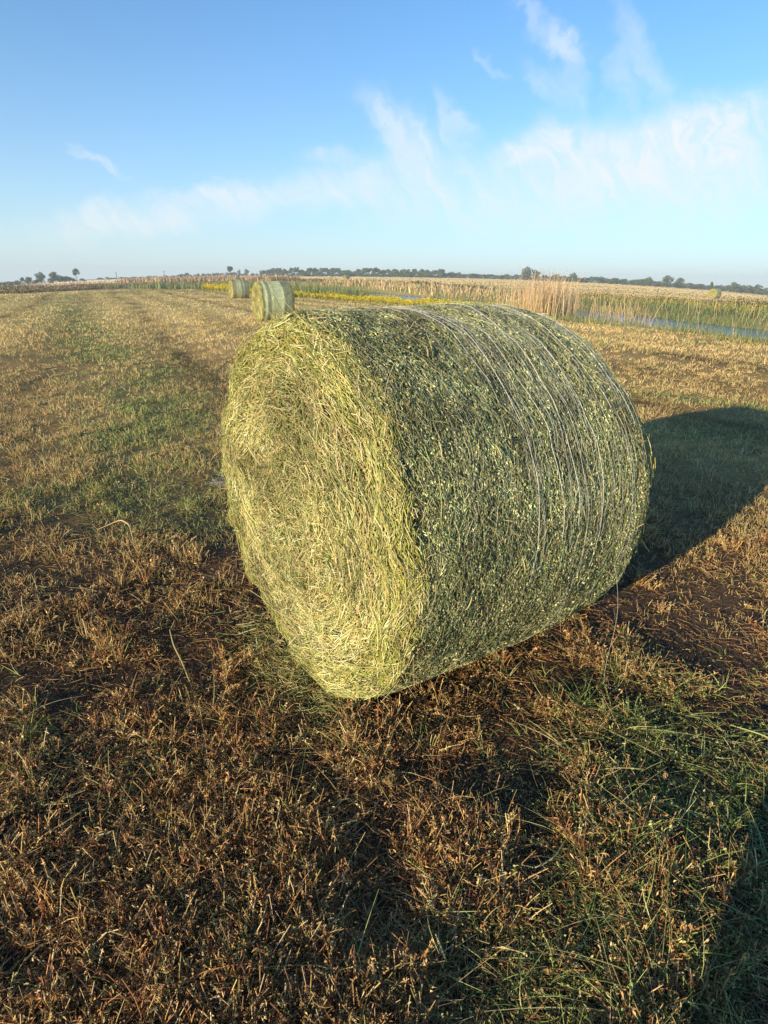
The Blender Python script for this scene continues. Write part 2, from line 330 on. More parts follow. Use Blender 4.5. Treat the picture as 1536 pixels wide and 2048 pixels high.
def bale_parts(root, rng, R, L, sq, zr, n_face, n_side, n_twine, w_scale=1.0, bands=None, hero=False):
    """local frame: x = outward across, y = along the axis away from the near end, z up; origin at the ground under the near end's centre"""
    rx, rz = R * sq, R * zr
    cz = rz - (0.022 if hero else 0.03)
    def surf(u, ph, lift=0.0):
        # barrel surface; u metres from the near end, ph angle from +x towards +z
        e = 0.055 * np.exp(-u / 0.028) + 0.055 * np.exp(-(L - u) / 0.028)
        k = 1 - e / R + 0.018 * np.sin(pi * u / L) + (vnoise(ph * 3.0, u * 4, 1, 5) - .5) * 0.03 + (vnoise(ph * 9.0, u * 12, 1, 6) - .5) * 0.014
        # rings of the wound layers
        x = (rx * k + lift) * np.cos(ph); z = (rz * k + lift) * np.sin(ph) + cz
        z = np.maximum(z, 0.0)
        return np.stack([x, u + 0 * x, z], -1)
    def nrm(ph): return np.stack([np.cos(ph) / sq, 0 * ph, np.sin(ph) / zr], -1)
    def face_y(rr, ph):
        # the near end bulges a little and is ragged at the rim
        return -0.05 * (1 - (rr / R) ** 2) + 0.03 * sstep(0.93, 1.0, rr / R) + (vnoise(rr * 5 * np.cos(ph) + 9, rr * 5 * np.sin(ph) + 9, 1, 8) - .5) * 0.05 + (vnoise(rr * 16 * np.cos(ph) + 9, rr * 16 * np.sin(ph) + 9, 1, 9) - .5) * 0.03
    # --- rolled side: closed under-surface
    nu, nph = 40, 160
    U, PH = np.meshgrid(np.linspace(0.005, L - 0.005, nu), np.linspace(0, 2 * pi, nph, endpoint=False), indexing='ij')
    S = surf(U, PH, -0.012).reshape(-1, 3)
    i, j = np.meshgrid(np.arange(nu - 1), np.arange(nph), indexing='ij'); j2 = (j + 1) % nph
    F = np.stack([i * nph + j, (i + 1) * nph + j, (i + 1) * nph + j2, i * nph + j2], -1).reshape(-1, 4)
    G = Geo()
    cc = np.array([0.17, 0.20, 0.11]) if hero else np.array([0.24, 0.27, 0.20])
    bc = cc * (0.6 + 0.8 * vnoise(PH * 20, U * 60, 1, 3)[..., None])
    def band_col(u):
        if bands is None: return np.ones_like(u)
        return np.interp(u, bands[0], bands[1])
    if not hero: bc = bc * band_col(U)[..., None] * 1.5
    G.add(S[None], F, bc.reshape(1, -1, 3))
    # leaves pressed on the side
    n = n_side
    u = rng.uniform(0.0, L, n); ph = rng.uniform(0, 2 * pi, n)
    if hero:                                     # more of them where the side shows
        ph = np.where(rng.random(n) < 0.75, rng.uniform(-pi * 0.5, pi * 0.75, n), ph)
    P = surf(u, ph, rng.uniform(-0.006, 0.005, n) + 0.008 * (vnoise(ph * 30, u * 45, 1, 15) - .5))
    Nn = unit(nrm(ph) + rng.normal(0, 0.55 if hero else 0.3, (n, 3)))
    T = np.stack([-np.sin(ph), 0 * ph, np.cos(ph)], -1)
    D = unit(T * rng.choice([-1, 1], n)[:, None] + rng.normal(0, 0.42, (n, 3))); D = unit(D - Nn * (D * Nn).sum(-1, keepdims=True))
    C = pal(SIDE, n, 0.25, SIDE_P, rng) * ((0.66 + 0.95 * vnoise(ph * 7, u * 11, 1, 14) * (0.5 + vnoise(ph * 30, u * 45, 1, 15))) if hero else np.full(n, 1.15))[..., None]
    if not hero: C = (C * 0.4 + np.array([0.24, 0.27, 0.21])) * band_col(u)[:, None]
    # yellower scraps towards the near rim and at the bottom
    yel = np.exp(-u / 0.05) * 0.8 + (np.exp(-u / 0.3) * 0.35 + 0.25) * (np.sin(ph) < -0.25)
    if not hero: yel = yel * 0
    q = rng.random(n) < yel * 0.6
    C[q] = pal(FACE, int(q.sum()), 0.2, FACE_P, rng) * 0.55
    q = rng.random(n) < 0.10 * (vnoise(ph * 5, u * 5, 1, 24) > 0.55)
    C[q] = pal([(0.40, 0.24, 0.10), (0.45, 0.33, 0.15)], int(q.sum()), 0.2, g=rng)
    G.leaf(P, D, Nn, rng.uniform(0.007, 0.020, n) * w_scale, rng.uniform(0.002, 0.0065, n) * w_scale, C, 0.6 if hero else 0.2)
    # stems wound round
    n = n_side // 8
    u = rng.uniform(0, L, n); ph = rng.uniform(0, 2 * pi, n)
    if hero: ph = np.where(rng.random(n) < 0.75, rng.uniform(-pi * 0.5, pi * 0.75, n), ph)
    ln = rng.gamma(2.2, 0.017, n) + 0.012; m = 4
    s = np.linspace(-.5, .5, m); dirj = rng.normal(0, 0.4, n); bend = rng.normal(0, 0.25, n)
    dph = (s[None] * np.cos(dirj)[:, None] * ln[:, None]) / R; du = s[None] * np.sin(dirj)[:, None] * ln[:, None] + (s[None] ** 2 - .08) * (bend * ln)[:, None]
    lift = rng.uniform(-0.006, 0.007, n)[:, None] + 0.004 * rng.random((n, m))
    P = surf(np.clip(u[:, None] + du, 0, L), ph[:, None] + dph, lift)
    C = pal([(0.24, 0.28, 0.14), (0.38, 0.42, 0.21), (0.52, 0.54, 0.30), (0.14, 0.17, 0.09), (0.66, 0.63, 0.38)], n, 0.2, [.3, .26, .16, .2, .08], rng) * (0.7 + 0.8 * vnoise(ph * 7, u * 11, 1, 14))[:, None]
    if not hero: C = C * 1.2 * band_col(u)[:, None]
    q = rng.random(n) < np.exp(-u / 0.06) * hero; C[q] = pal(FACE, int(q.sum()), 0.15, FACE_P, rng)
    G.tube(P, (rng.uniform(0.0005, 0.0010, n) * w_scale)[:, None], C, g=rng)
    side = G.build('rolled_side', M_leafy, root)
    # --- the two ends
    for end in (0, 1):
        G = Geo()
        nr, na = 24, 120
        rr, PH = np.meshgrid(np.linspace(0.001, 0.985 * R, nr), np.linspace(0, 2 * pi, na, endpoint=False), indexing='ij')
        def fpt(rr, ph, lift):
            y = face_y(rr, ph) - lift
            if end: y = L - face_y(rr, ph) + lift
            return np.stack([rr * sq * np.cos(ph), y, np.maximum(rr * zr * np.sin(ph) + cz, 0.0)], -1)
        S = fpt(rr, PH, -0.026).reshape(-1, 3)
        i, j = np.meshgrid(np.arange(nr - 1), np.arange(na), indexing='ij'); j2 = (j + 1) % na
        F = np.stack([i * na + j, i * na + j2, (i + 1) * na + j2, (i + 1) * na + j], -1).reshape(-1, 4)
        if end: F = F[:, ::-1]
        G.add(S[None], F, (np.array([0.06, 0.065, 0.03]) if hero else np.array([0.50, 0.45, 0.18])) * np.ones((1, S.shape[0], 3)))  # near bale's backing coloured dark to deepen the shade in gaps between strands
        n = n_face if end == 0 else n_face // 6
        r0 = R * np.sqrt(rng.uniform(0.0, 0.985, n)); ph = rng.uniform(0, 2 * pi, n)
        long_ = rng.random(n) < sstep(0.3, 0.75, r0 / R) * (0.36 + 0.4 * (np.cos(ph + 0.25) > 0.2))
        ln = np.where(long_, rng.gamma(3, 0.022, n) + 0.03, rng.gamma(2.2, 0.013, n) + 0.012)
        m = 4; s = np.linspace(-.5, .5, m)
        spread = np.where(long_, 0.30, 1.5) ; ja = rng.normal(0, 1, n) * spread
        bend = rng.normal(0, 0.3, n)
        # tangential path with a drift in radius; curves with the roll
        dph = s[None] * (np.cos(ja) * ln / np.maximum(r0, 0.12))[:, None]
        dr = s[None] * (np.sin(ja) * ln)[:, None] + (s[None] ** 2 - .08) * (bend * ln)[:, None]
        liftb = rng.uniform(-0.022, 0.010, n) + np.where(rng.random(n) < 0.05, 0.012, 0)
        lift = liftb[:, None] + s[None] * (rng.normal(0, np.where(long_, 0.12, 0.35), n) * ln)[:, None]
        rad = np.clip(r0[:, None] + dr, 0.005, R * 1.0)
        P = fpt(rad, ph[:, None] + dph, lift)
        C = pal(FACE, n, 0.18, FACE_P, rng)
        gz = (vnoise(r0 * 6 * np.cos(ph) + 4, r0 * 6 * np.sin(ph) + 4, 1, 33))
        C = C * (0.58 + 0.80 * gz)[:, None]
        C = np.clip(np.where(long_[:, None], C * 1.25, C * 1.1), 0, .92)
        # greener layer near the left rim, browner scraps low on the right
        q = (rng.random(n) < 0.35 * (r0 / R > 0.8)) ; C[q] = pal([(0.44, 0.47, 0.10), (0.32, 0.36, 0.09), (0.55, 0.55, 0.16)], int(q.sum()), 0.15, g=rng)
        G.tube(P, (np.where(long_, rng.uniform(0.0007, 0.0019, n), rng.uniform(0.0006, 0.0016, n)) * w_scale)[:, None], C, g=rng)
        # leaf scraps
        n = n // 2
        r0 = R * np.sqrt(rng.uniform(0, 0.97, n)); ph = rng.uniform(0, 2 * pi, n)
        P = fpt(r0, ph, rng.uniform(-0.010, 0.006, n))
        Nn = unit(np.array([0, -1.0 if end == 0 else 1.0, 0]) + rng.normal(0, 0.5, (n, 3))); D = rdir(n, rng); D = unit(D - Nn * (D * Nn).sum(-1, keepdims=True))
        C = pal([(0.28, 0.31, 0.09), (0.45, 0.42, 0.15), (0.16, 0.20, 0.06), (0.40, 0.26, 0.10)], n, 0.2, [.4, .35, .15, .1], rng)
        G.leaf(P, D, Nn, rng.uniform(0.006, 0.016, n) * w_scale, rng.uniform(0.003, 0.007, n) * w_scale, C)
        G.build('cut_end', M_straw, root)
    return surf, cz

HAY = 'round hay bales lying on the mown fields'
def hero_bale():
    g = np.random.default_rng(101)
    cx, cy = -0.34512, 2.12478; R, L, sq, zr = 0.75, 1.1635, 1.04142, 0.98588
    root = empty('hay_bale', (cx, cy, 0.0), -YAW)
    tag(root, 'big green and yellow round hay bale close up in the middle of the picture', 'hay bale', HAY)
    surf, cz = bale_parts(root, g, R, L, sq, zr, 46000, 200000, 0, hero=True)
    # ragged wisps round the near rim
    G = Geo(); n = 1900; m = 5; s = np.linspace(0, 1, m)
    ph = g.uniform(0, 2 * pi, n); u = g.uniform(0.0, 0.05, n); P0 = surf(u, ph, -0.004)
    T = np.stack([-np.sin(ph), 0 * ph, np.cos(ph)], -1) * g.choice([-1, 1], n)[:, None]; Nn = np.stack([np.cos(ph), -0.4 + 0 * ph, np.sin(ph)], -1)
    ln = g.gamma(2, 0.022, n) + 0.01; D = unit(T * 1.3 + Nn * g.uniform(0.0, 0.35, n)[:, None] + g.normal(0, 0.25, (n, 3)))
    K = g.normal(0, 0.5, (n, 3)); P = P0[:, None] + (D[:, None] * s[None, :, None] + K[:, None] * (s ** 2)[None, :, None] * 0.5) * ln[:, None, None]
    P[..., 2] = np.maximum(P[..., 2], 0.003)
    G.tube(P, g.uniform(0.0006, 0.0014, n)[:, None], pal(FACE, n, 0.2, FACE_P, g), g=g)
    # stalks standing off the barrel
    n = 1600; ph = g.uniform(-0.5, pi, n); u = g.uniform(0.02, L, n); P0 = surf(u, ph, 0)
    T = np.stack([-np.sin(ph), 0 * ph, np.cos(ph)], -1) * g.choice([-1, 1], n)[:, None]; Nn = np.stack([np.cos(ph), 0 * ph, np.sin(ph)], -1)
    ln = g.gamma(2, 0.014, n) + 0.006; D = unit(T + Nn * g.uniform(0.1, 0.8, n)[:, None] + g.normal(0, 0.35, (n, 3))); K = g.normal(0, 0.5, (n, 3))
    P = P0[:, None] + (D[:, None] * s[None, :, None] + K[:, None] * (s ** 2)[None, :, None] * 0.5) * ln[:, None, None]
    C = pal([(0.2, 0.24, 0.1), (0.4, 0.38, 0.18), (0.12, 0.16, 0.06), (0.55, 0.48, 0.25)], n, 0.2, [.35, .25, .25, .15], g)
    G.tube(P, g.uniform(0.0006, 0.0012, n)[:, None], C, g=g)
    G.build('loose_wisps', M_straw, root)
    # pale broad straws caught on the side: (u, angle, length, turn)
    G = Geo()
    for (u, ph, ln, tr) in [(0.42, 0.0, 0.075, -0.35), (0.50, 0.62, 0.03, 1.2), (0.62, 0.78, 0.035, 1.1), (0.28, 1.0, 0.06, 0.5), (0.75, 0.3, 0.03, -0.6), (0.2, -0.1, 0.05, 0.3), (0.9, 0.9, 0.04, .8), (0.35, 0.5, 0.045, -.2), (0.15, 0.55, 0.06, 0.2)]:
        s = np.linspace(-.5, .5, 6); P = surf(u + s * ln * sin(tr), ph + s * ln * cos(tr) / R, 0.016 + 0.004 * np.cos(s * 3)); G = Geo()
        G.tube(P[None], np.array([[.001, .0018, .0022, .0022, .0018, .0008]]), np.array([[0.58, 0.52, 0.26]]), sides=5, g=g); G.build('caught_straw', M_straw, root)
    # long straws on the near end: (x, z, dx, dz)
    for (x, z, dx, dz) in [(-.30, .30, .16, -.02), (-.30, .36, -.01, -.16), (-.05, .05, .22, -.30), (.02, -.05, .12, .03), (.20, -.10, .02, -.3), (.23, .1, .05, -.32), (.3, -.3, .0, -.3), (.15, .2, .2, -.25), (-.1, -.5, .1, .08), (.42, -.42, .10, .01), (-.05, -.22, .13, .01), (.3, .35, .03, .1), (-.35, .2, .15, -.06)]:
        s = np.linspace(0, 1, 6); xx = x + dx * s; zz = z + dz * s + 0.012 * np.sin(s * pi)
        P = np.stack([xx, -0.05 + 0 * s - 0.01 * np.sin(s * pi), zz + cz], -1)
        G = Geo(); G.tube(P[None], np.array([[.0008, .0015, .0017, .0015, .0012, .0006]]), np.array([[0.78, 0.70, 0.38]]), sides=5, g=g)
        G.build('long_straw', M_straw, root)
    # net wrap: very many fine broken threads, then heavier single twines
    G = Geo(); n = 150; m = 16
    u = g.uniform(0.12, L, n) ** 1.0; u = np.where(g.random(n) < .6, g.normal(0.62, 0.22, n), u); u = np.clip(u, 0.06, L - 0.01)
    a0 = g.uniform(0.2, 2.4, n); da = g.uniform(0.15, 0.9, n)
    s = np.linspace(0, 1, m); ph = a0[:, None] - da[:, None] * s
    uu = u[:, None] + np.cumsum(g.normal(0, 0.0022, (n, m)), 1) + (s[None] * g.normal(0, 0.02, n)[:, None])
    P = surf(np.clip(uu, 0.01, L - 0.005), ph, 0.011 + g.uniform(-0.006, 0.006, (n, m)))
    G.tube(P, np.full((n, 1), 0.00032), pal([(0.50, 0.54, 0.52), (0.38, 0.43, 0.40)], n, 0.1, g=g), g=g)
    G.build('net_wrap', M_twine, root)
    tw = [(0.50, 1.9, -0.15), (0.515, 1.5, 0.1), (0.53, 1.25, -0.1), (0.56, 2.2, 0.35), (0.60, 1.2, .05), (0.615, 1.35, .3), (0.635, 1.15, .45), (0.66, 2.0, 0.0), (0.70, 1.7, .1), (0.74, 1.3, -0.75), (0.76, 1.0, 0.2),
          (0.80, 1.2, -.2), (0.815, 1.25, -.3), (0.83, 2.2, 0.4), (0.90, 1.6, 0.2), (0.93, 1.5, -0.05), (0.96, 2.3, .6), (1.0, 1.0, -.35), (1.03, 2.0, .3), (1.06, 1.8, .6), (1.09, 2.2, .5), (1.12, 1.9, .3), (0.38, 2.2, 0.9), (0.30, 2.3, 1.2), (0.45, 2.4, .8)]
    for k, (u, a, b) in enumerate(tw):
        m = 60; s = np.linspace(0, 1, m); ph = a + (b - a) * s
        uu = u + 0.008 * np.cumsum(g.normal(0, 0.16, m)) * 0.6 + 0.012 * np.sin(s * 4 + k) - 0.012 * s
        P = surf(np.clip(uu, 0.02, L - 0.004), ph, 0.012 + 0.004 * np.sin(s * 17 + k * 3))
        G = Geo(); G.tube(P[None], np.full((1, 1), (0.0009 if k % 4 == 0 else 0.00035)), np.array([[0.70, 0.73, 0.70]]), sides=4, g=g)
        G.build('twine', M_twine, root)
    # two broken twines hanging free off the far lower side down to the stubble
    for (u, a, dx, zs) in [(0.98, -0.22, 0.05, (0.55, 0.02)), (0.72, -0.95, 0.0, (0.36, 0.01))]:
        s = np.linspace(0, 1, 40); p0 = surf(np.array([u]), np.array([a]), 0.012)[0]
        x = p0[0] + dx * s + 0.012 * np.sin(s * 6) * s; y = p0[1] + 0.03 * np.sin(s * 4.0) + 0.02 * s; z = p0[2] + (0.012 - p0[2]) * s
        pre = surf(u + 0.01 * np.sin(np.linspace(0, 5, 30)), np.linspace(0.5, a, 30), 0.013)
        P = np.concatenate([pre, np.stack([x, y, z], -1)[1:]])
        # trailing bit on the ground
        e = P[-1]; t = np.linspace(0.01, 0.07, 8); P = np.concatenate([P, np.stack([e[0] + t, e[1] + 0.02 * np.sin(t * 40), 0 * t + 0.02], -1)])
        G = Geo(); G.tube(P[None], np.full((1, 1), 0.0006), np.array([[0.55, 0.56, 0.50]]), sides=4, g=g); G.build('twine', M_twine, root)
    return root
hero_bale()

FB_TURN = radians(7)
def field_bale(loc, label, seed, w=1.0, nf=9000, ns=16000, L=1.25, bands=None, yaw=YAW, zoff=0.0):
    g = np.random.default_rng(seed)
    z = float(ground_z(loc[0], loc[1]))
    root = empty('hay_bale', (loc[0], loc[1], z - 0.02), -yaw - FB_TURN); tag(root, label, 'hay bale', HAY)
    bale_parts(root, g, 0.76, L, 1.0, 0.985, nf, ns, 0, w_scale=w, bands=bands)
    return root
B2 = ([0, .10, .12, .2, .22, .34, .36, .44, .46, .85, .87, 1.25], [1.2, 1.2, 2.1, 2.1, 1.1, 1.1, 1.9, 1.9, 1.6, 2.1, 1.0, 1.0])
B3 = ([0, .05, .08, .25, .3, .7, .75, .8, .84, .95, 1.0, 1.25], [.8, .8, 1.0, 1.0, 1.5, 1.7, .8, .8, 1.4, 1.4, .8, 1.0])
field_bale((-5.02, 23.95), 'round bale with pale and dark wrap stripes just behind the big near bale', 11, 2.2, 22000, 42000, 1.25, B2)
field_bale((-12.87, 51.3), 'smaller striped round bale beyond and left of the striped one behind the big bale', 12, 5, 7000, 14000, 1.35, B3)
def azpos(a, d): return (d * sin(radians(a)), d * cos(radians(a)))
src = field_bale(azpos(27.6, 106), 'round bale showing its yellow end on the far field beyond the canal at right', 13, 4.5, 3500, 6000, 1.25, None, radians(50))
def copy_tree(o, parent=None):
    c = o.copy(); COL.objects.link(c); c.parent = parent
    for ch in o.children: copy_tree(ch, c)
    return c
for (a, d, yaw, lab) in [(-3.9, 160, 45, 'tiny round bale in front of the long treeline beyond the reeds'),
                         (-20.1, 165, 52, 'tiny round bale on the skyline beside a utility pole'),
                         (-30.7, 215, 12, 'tiny pale round bale near the road at the far left edge')]:
    c = copy_tree(src); x, y = azpos(a, d); c.location = (x, y, float(ground_z(x, y)) - 0.02); c.rotation_euler = (0, 0, -radians(yaw)); c['label'] = lab

# ------------------------------------------------------------------ ground cover
HALF = radians(44)
def scatter(n, r0, r1, p, half=HALF, g=rng):
    """points in the wedge ahead of the photographer and a pace or so to either side, density ~ r^-(p+1) per area"""
    if r0 < .6: r0 = .35
    n2 = int(n * 2.2); u = g.random(n2)
    if p == 1: r = r0 * (r1 / r0) ** u
    else: r = (r0 ** (1 - p) + u * (r1 ** (1 - p) - r0 ** (1 - p))) ** (1 / (1 - p))
    hw = half + np.arctan(1.5 / r); k = g.random(n2) < hw / half / 2.2 / (1 + 0.35 * np.exp(-r / 1.2)); r = r[k]; hw = hw[k]
    t = g.uniform(-1, 1, len(r)) * hw; return r * np.sin(t), r * np.cos(t), r
BAx, BAy = -0.34512, 2.12478
a3, b3, _ = bale_frame(YAW)
def outside_bale(x, y, mrg=0.0):
    dx, dy = x - BAx, y - BAy; u = dx * a3[0] + dy * a3[1]; v = dx * b3[0] + dy * b3[1]
    return ~((u > 0.03 + mrg) & (u < 1.13 - mrg) & (np.abs(v) < 0.19 - mrg))
def on_field(x, y): return (x < ax_(y) + 0.9) & (y < 89) & ((x > -36.5 - (y - 45) * 0.12))
STEM = [(0.66, 0.49, 0.20), (0.52, 0.36, 0.14), (0.74, 0.58, 0.28), (0.42, 0.26, 0.10), (0.40, 0.38, 0.12), (0.74, 0.62, 0.34)]
RUST = [(0.52, 0.27, 0.10), (0.38, 0.19, 0.08), (0.60, 0.38, 0.16), (0.20, 0.10, 0.05), (0.40, 0.27, 0.11)]
GREEN = [(0.28, 0.35, 0.10), (0.20, 0.26, 0.08), (0.38, 0.43, 0.14), (0.46, 0.47, 0.19), (0.14, 0.19, 0.07)]
MID = [(0.74, 0.57, 0.25), (0.64, 0.47, 0.20), (0.82, 0.66, 0.33), (0.54, 0.36, 0.15), (0.56, 0.50, 0.20)]

def colour_mix(x, y, r, n, base, g=rng, gfac=1.0):
    C = pal(base, n, 0.2, g=g); gr = field_cols(x, y)
    q = g.random(n) < gr * 0.85 * gfac; C[q] = pal(GREEN, int(q.sum()), 0.2, g=g)
    far = sstep(2.5, 9, r)
    q2 = (~q) & (g.random(n) < far * 0.85); C[q2] = pal(MID, int(q2.sum()), 0.15, g=g)
    return C * np.clip(rows(x, y), .5, 1.3)[:, None]
# where the crowns of the cut plants stand: patchy cover with bare soil between
def cover(x, y): return sstep(0.42, 0.58, fbm(x, y, 0.24, 71, 3)) * 0.84 + 0.16

def lod(r, w, k=0.42): return np.maximum(w, k * r / 581.0)

def build_litter():
    G = Geo(); g = np.random.default_rng(5)
    # flat lying stems and chaff
    n = 85000; x, y, r = scatter(n, 0.55, 14, 1.35, g=g); n = len(x)
    k = (g.random(n) < 0.55 + 0.45 * cover(x, y)) & outside_bale(x, y) & on_field(x, y); x, y, r = x[k], y[k], r[k]; n = len(x)
    ln = (g.gamma(1.8, 0.016, n) + 0.008) * (1 + 0.10 * r); m = 4; s = np.linspace(-.5, .5, m); h = g.uniform(0, 2 * pi, n); tl = g.normal(0, 0.22, n); bd = g.normal(0, 0.5, n)
    D = np.stack([np.cos(h) * np.cos(tl), np.sin(h) * np.cos(tl), np.sin(tl)], -1); K = np.stack([-np.sin(h) * bd, np.cos(h) * bd, -np.abs(g.normal(0, .3, n))], -1)
    z = ground_z(x, y) + g.gamma(1.5, 0.006, n) * (0.4 + cover(x, y)) + 0.3 * ln * np.abs(np.sin(tl))
    P = np.stack([x, y, z], -1)[:, None] + (D[:, None] * s[None, :, None] + K[:, None] * (s ** 2)[None, :, None]) * ln[:, None, None]
    C = colour_mix(x, y, r, n, STEM[:2] + STEM[3:4] + RUST[:5]); C *= 0.75
    G.tube(P, (lod(r, g.uniform(0.0006, 0.0017, n) * 2) / 2)[:, None], C, g=g)
    # crumpled dead leaves
    n = 190000; x, y, r = scatter(n, 0.55, 16, 1.35, g=g); n = len(x)
    k = (g.random(n) < cover(x, y)) & outside_bale(x, y) & on_field(x, y); x, y, r = x[k], y[k], r[k]; n = len(x)
    z = ground_z(x, y) + g.gamma(1.6, 0.010, n) * cover(x, y)
    C = colour_mix(x, y, r, n, RUST + [(0.34, 0.24, 0.12)])
    Nn = rdir(n, g); D = rdir(n, g); D = unit(D - Nn * (D * Nn).sum(-1, keepdims=True)); sz = (1 + 0.12 * r)
    G.leaf(np.stack([x, y, z], -1), D, Nn, g.uniform(0.004, 0.012, n) * sz, g.uniform(0.002, 0.006, n) * sz, C)
    o = G.build('plant_litter', M_straw); tag(o, 'brown and straw coloured chaff and dead leaves strewn over the soil', 'litter', kind='stuff')

def clumps(G, g, n, r0, r1, p, per, hgt, spread, wid, base, gfac=1.0, dens=None, tilt=0.35, m=4, curl=0.35, tube=True):
    x, y, r = scatter(n, r0, r1, p, g=g); n = len(x)
    k = outside_bale(x, y, -0.06) & on_field(x, y)
    if dens is not None: k &= g.random(n) < dens(x, y)
    x, y, r = x[k], y[k], r[k]
    cs = g.uniform(0.6, 1.3, len(x))
    X = np.repeat(x, per); Y = np.repeat(y, per); R_ = np.repeat(r, per); CS = np.repeat(cs, per); N_ = len(X)
    keep = g.random(N_) < g.uniform(0.4, 1, len(x)).repeat(per); X, Y, R_, CS = X[keep], Y[keep], R_[keep], CS[keep]; N_ = len(X)
    a = g.uniform(0, 2 * pi, N_); rad = np.abs(g.normal(0, spread, N_)) * CS
    px, py = X + rad * np.cos(a), Y + rad * np.sin(a)
    k = outside_bale(px, py, -0.02); X, Y, R_, CS, a, rad, px, py = [q[k] for q in (X, Y, R_, CS, a, rad, px, py)]; N_ = len(X)
    ln = hgt * g.uniform(0.45, 1.25, N_) * CS * (1 + (0.55 * sstep(.3, 1, cover(X, Y)) - .35) * (1 - sstep(3, 8, R_)))
    out_ = (rad / spread) * tilt * 0.7
    D = unit(np.stack([np.cos(a) * out_ + g.normal(0, tilt * .5, N_), np.sin(a) * out_ + g.normal(0, tilt * .5, N_), np.ones(N_)], -1))
    K = g.normal(0, curl, (N_, 3)); K[:, 2] = -np.abs(K[:, 2]) * 0.6
    s = np.linspace(0, 1, m); z = ground_z(px, py) - 0.004
    P = np.stack([px, py, z], -1)[:, None] + (D[:, None] * s[None, :, None] + K[:, None] * (s ** 2)[None, :, None]) * ln[:, None, None]
    P[..., 2] = np.maximum(P[..., 2], z[:, None] + 0.001)
    C = colour_mix(X, Y, R_, N_, base, g, gfac)
    w = lod(R_, g.uniform(0.7, 1.3, N_) * wid)
    if tube: G.tube(P, (w / 2)[:, None] * np.linspace(1.0, 0.75, m)[None], C, g=g)
    else:
        W = unit(np.cross(D, rdir(N_, g))); G.ribbon(P, W, w[:, None] * np.linspace(1.0, 0.2, m)[None], C)
    return P, C

def leafy(G, g, P, C, k, size=.010):
    """withered leaflets left along the stems"""
    n0, m = P.shape[:2]; i = np.repeat(np.arange(n0), k); n = len(i); i = i[g.random(n) < .8]; n = len(i)
    t = g.uniform(.1, 1, n) * (m - 1.001); a = t.astype(int); f = (t - a)[:, None]
    X = P[i, a] * (1 - f) + P[i, a + 1] * f + g.normal(0, .004, (n, 3)); r = np.hypot(X[:, 0], X[:, 1])
    Nn = rdir(n, g); D = unit(rdir(n, g) + np.array([0, 0, .5])); D = unit(D - Nn * (D * Nn).sum(-1, keepdims=True)); sz = 1 + .1 * r
    G.leaf(X, D, Nn, size * g.uniform(.5, 1.4, n) * sz, size * .34 * g.uniform(.5, 1.3, n) * sz, np.clip(C[i] * g.uniform(.6, 1.15, (n, 1)), 0, .9), .6)
def build_stubble():
    G = Geo(); g = np.random.default_rng(6)
    P, C = clumps(G, g, 3900, 0.55, 7, 1.3, 12, 0.074, 0.017, 0.0032, STEM[:4] + RUST[:4], dens=lambda x, y: cover(x, y) ** 2, curl=.2)
    leafy(G, g, P, C, 7, .0125); P, C = clumps(G, g, 3600, 0.55, 8, 1.3, 12, 0.062, 0.024, 0.0020, STEM[:3] + RUST[:4], dens=lambda x, y: cover(x, y) ** 2, tilt=.7, curl=.6); leafy(G, g, P, C, 8, .0125)
    clumps(G, g, 500, 0.55, 5, 1.3, 7, 0.075, 0.012, 0.0032, STEM, dens=cover, tilt=.2, curl=.15)
    clumps(G, g, 20000, 2.2, 30, 1.25, 13, 0.062, 0.06, 0.0022, STEM[:3] + MID, dens=lambda x, y: (0.35 + 0.65 * cover(x, y)) * sstep(1.8, 6.5, np.hypot(x, y)), curl=.2)
    clumps(G, g, 24000, 16, 88, 1.0, 6, 0.085, 0.25, 0.003, MID, m=3, tube=False)
    # pale tufted cover of the fields beyond the canal
    n = 60000; x, y, r = scatter(n, 60, 620, 1.0, g=g); n = len(x); k = (~on_field(x, y)) & ((x > bx_(y) + 8) | (y > 165) | (x < -44)); x, y = x[k], y[k]; r = r[k]; n = len(x)
    a_ = np.degrees(np.arctan2(x, y)); lf = g.random(n) < sstep(-6, -16, a_)
    C = np.where(lf[:, None], pal([(.54, .43, .28), (.50, .39, .25), (.58, .46, .30)], n, .05, g=g), pal([(.38, .32, .17), (.35, .30, .16), (.41, .34, .18)], n, .05, g=g)) * (.5 + 1.0 * fbm(x * .4, y, 30, 91, 3))[:, None]
    hh = (.06 + .0004 * r) * g.uniform(.7, 1.2, n); z = ground_z(x, y); an = g.uniform(0, 2 * pi, n); ww = lod(r, .1, 1.0)
    P = np.stack([np.stack([x, y, z - .05], -1), np.stack([x + g.normal(0, .05, n), y, z + hh], -1)], 1)
    W_ = unit(np.stack([.755 + .3 * np.cos(an), -.656 + .3 * np.sin(an), 0 * an], -1)); G.ribbon(P, W_, ww[:, None] * np.array([[1., .5]]), C)
    # curly dead side shoots on the crowns
    clumps(G, g, 4200, 0.55, 6, 1.3, 14, 0.045, 0.022, 0.0014, RUST + STEM[:3], dens=cover, tilt=1.1, curl=0.9)
    o = G.build('stubble', M_straw); tag(o, 'dry upright stubble of the cut hay crop over the field', 'stubble', kind='stuff')

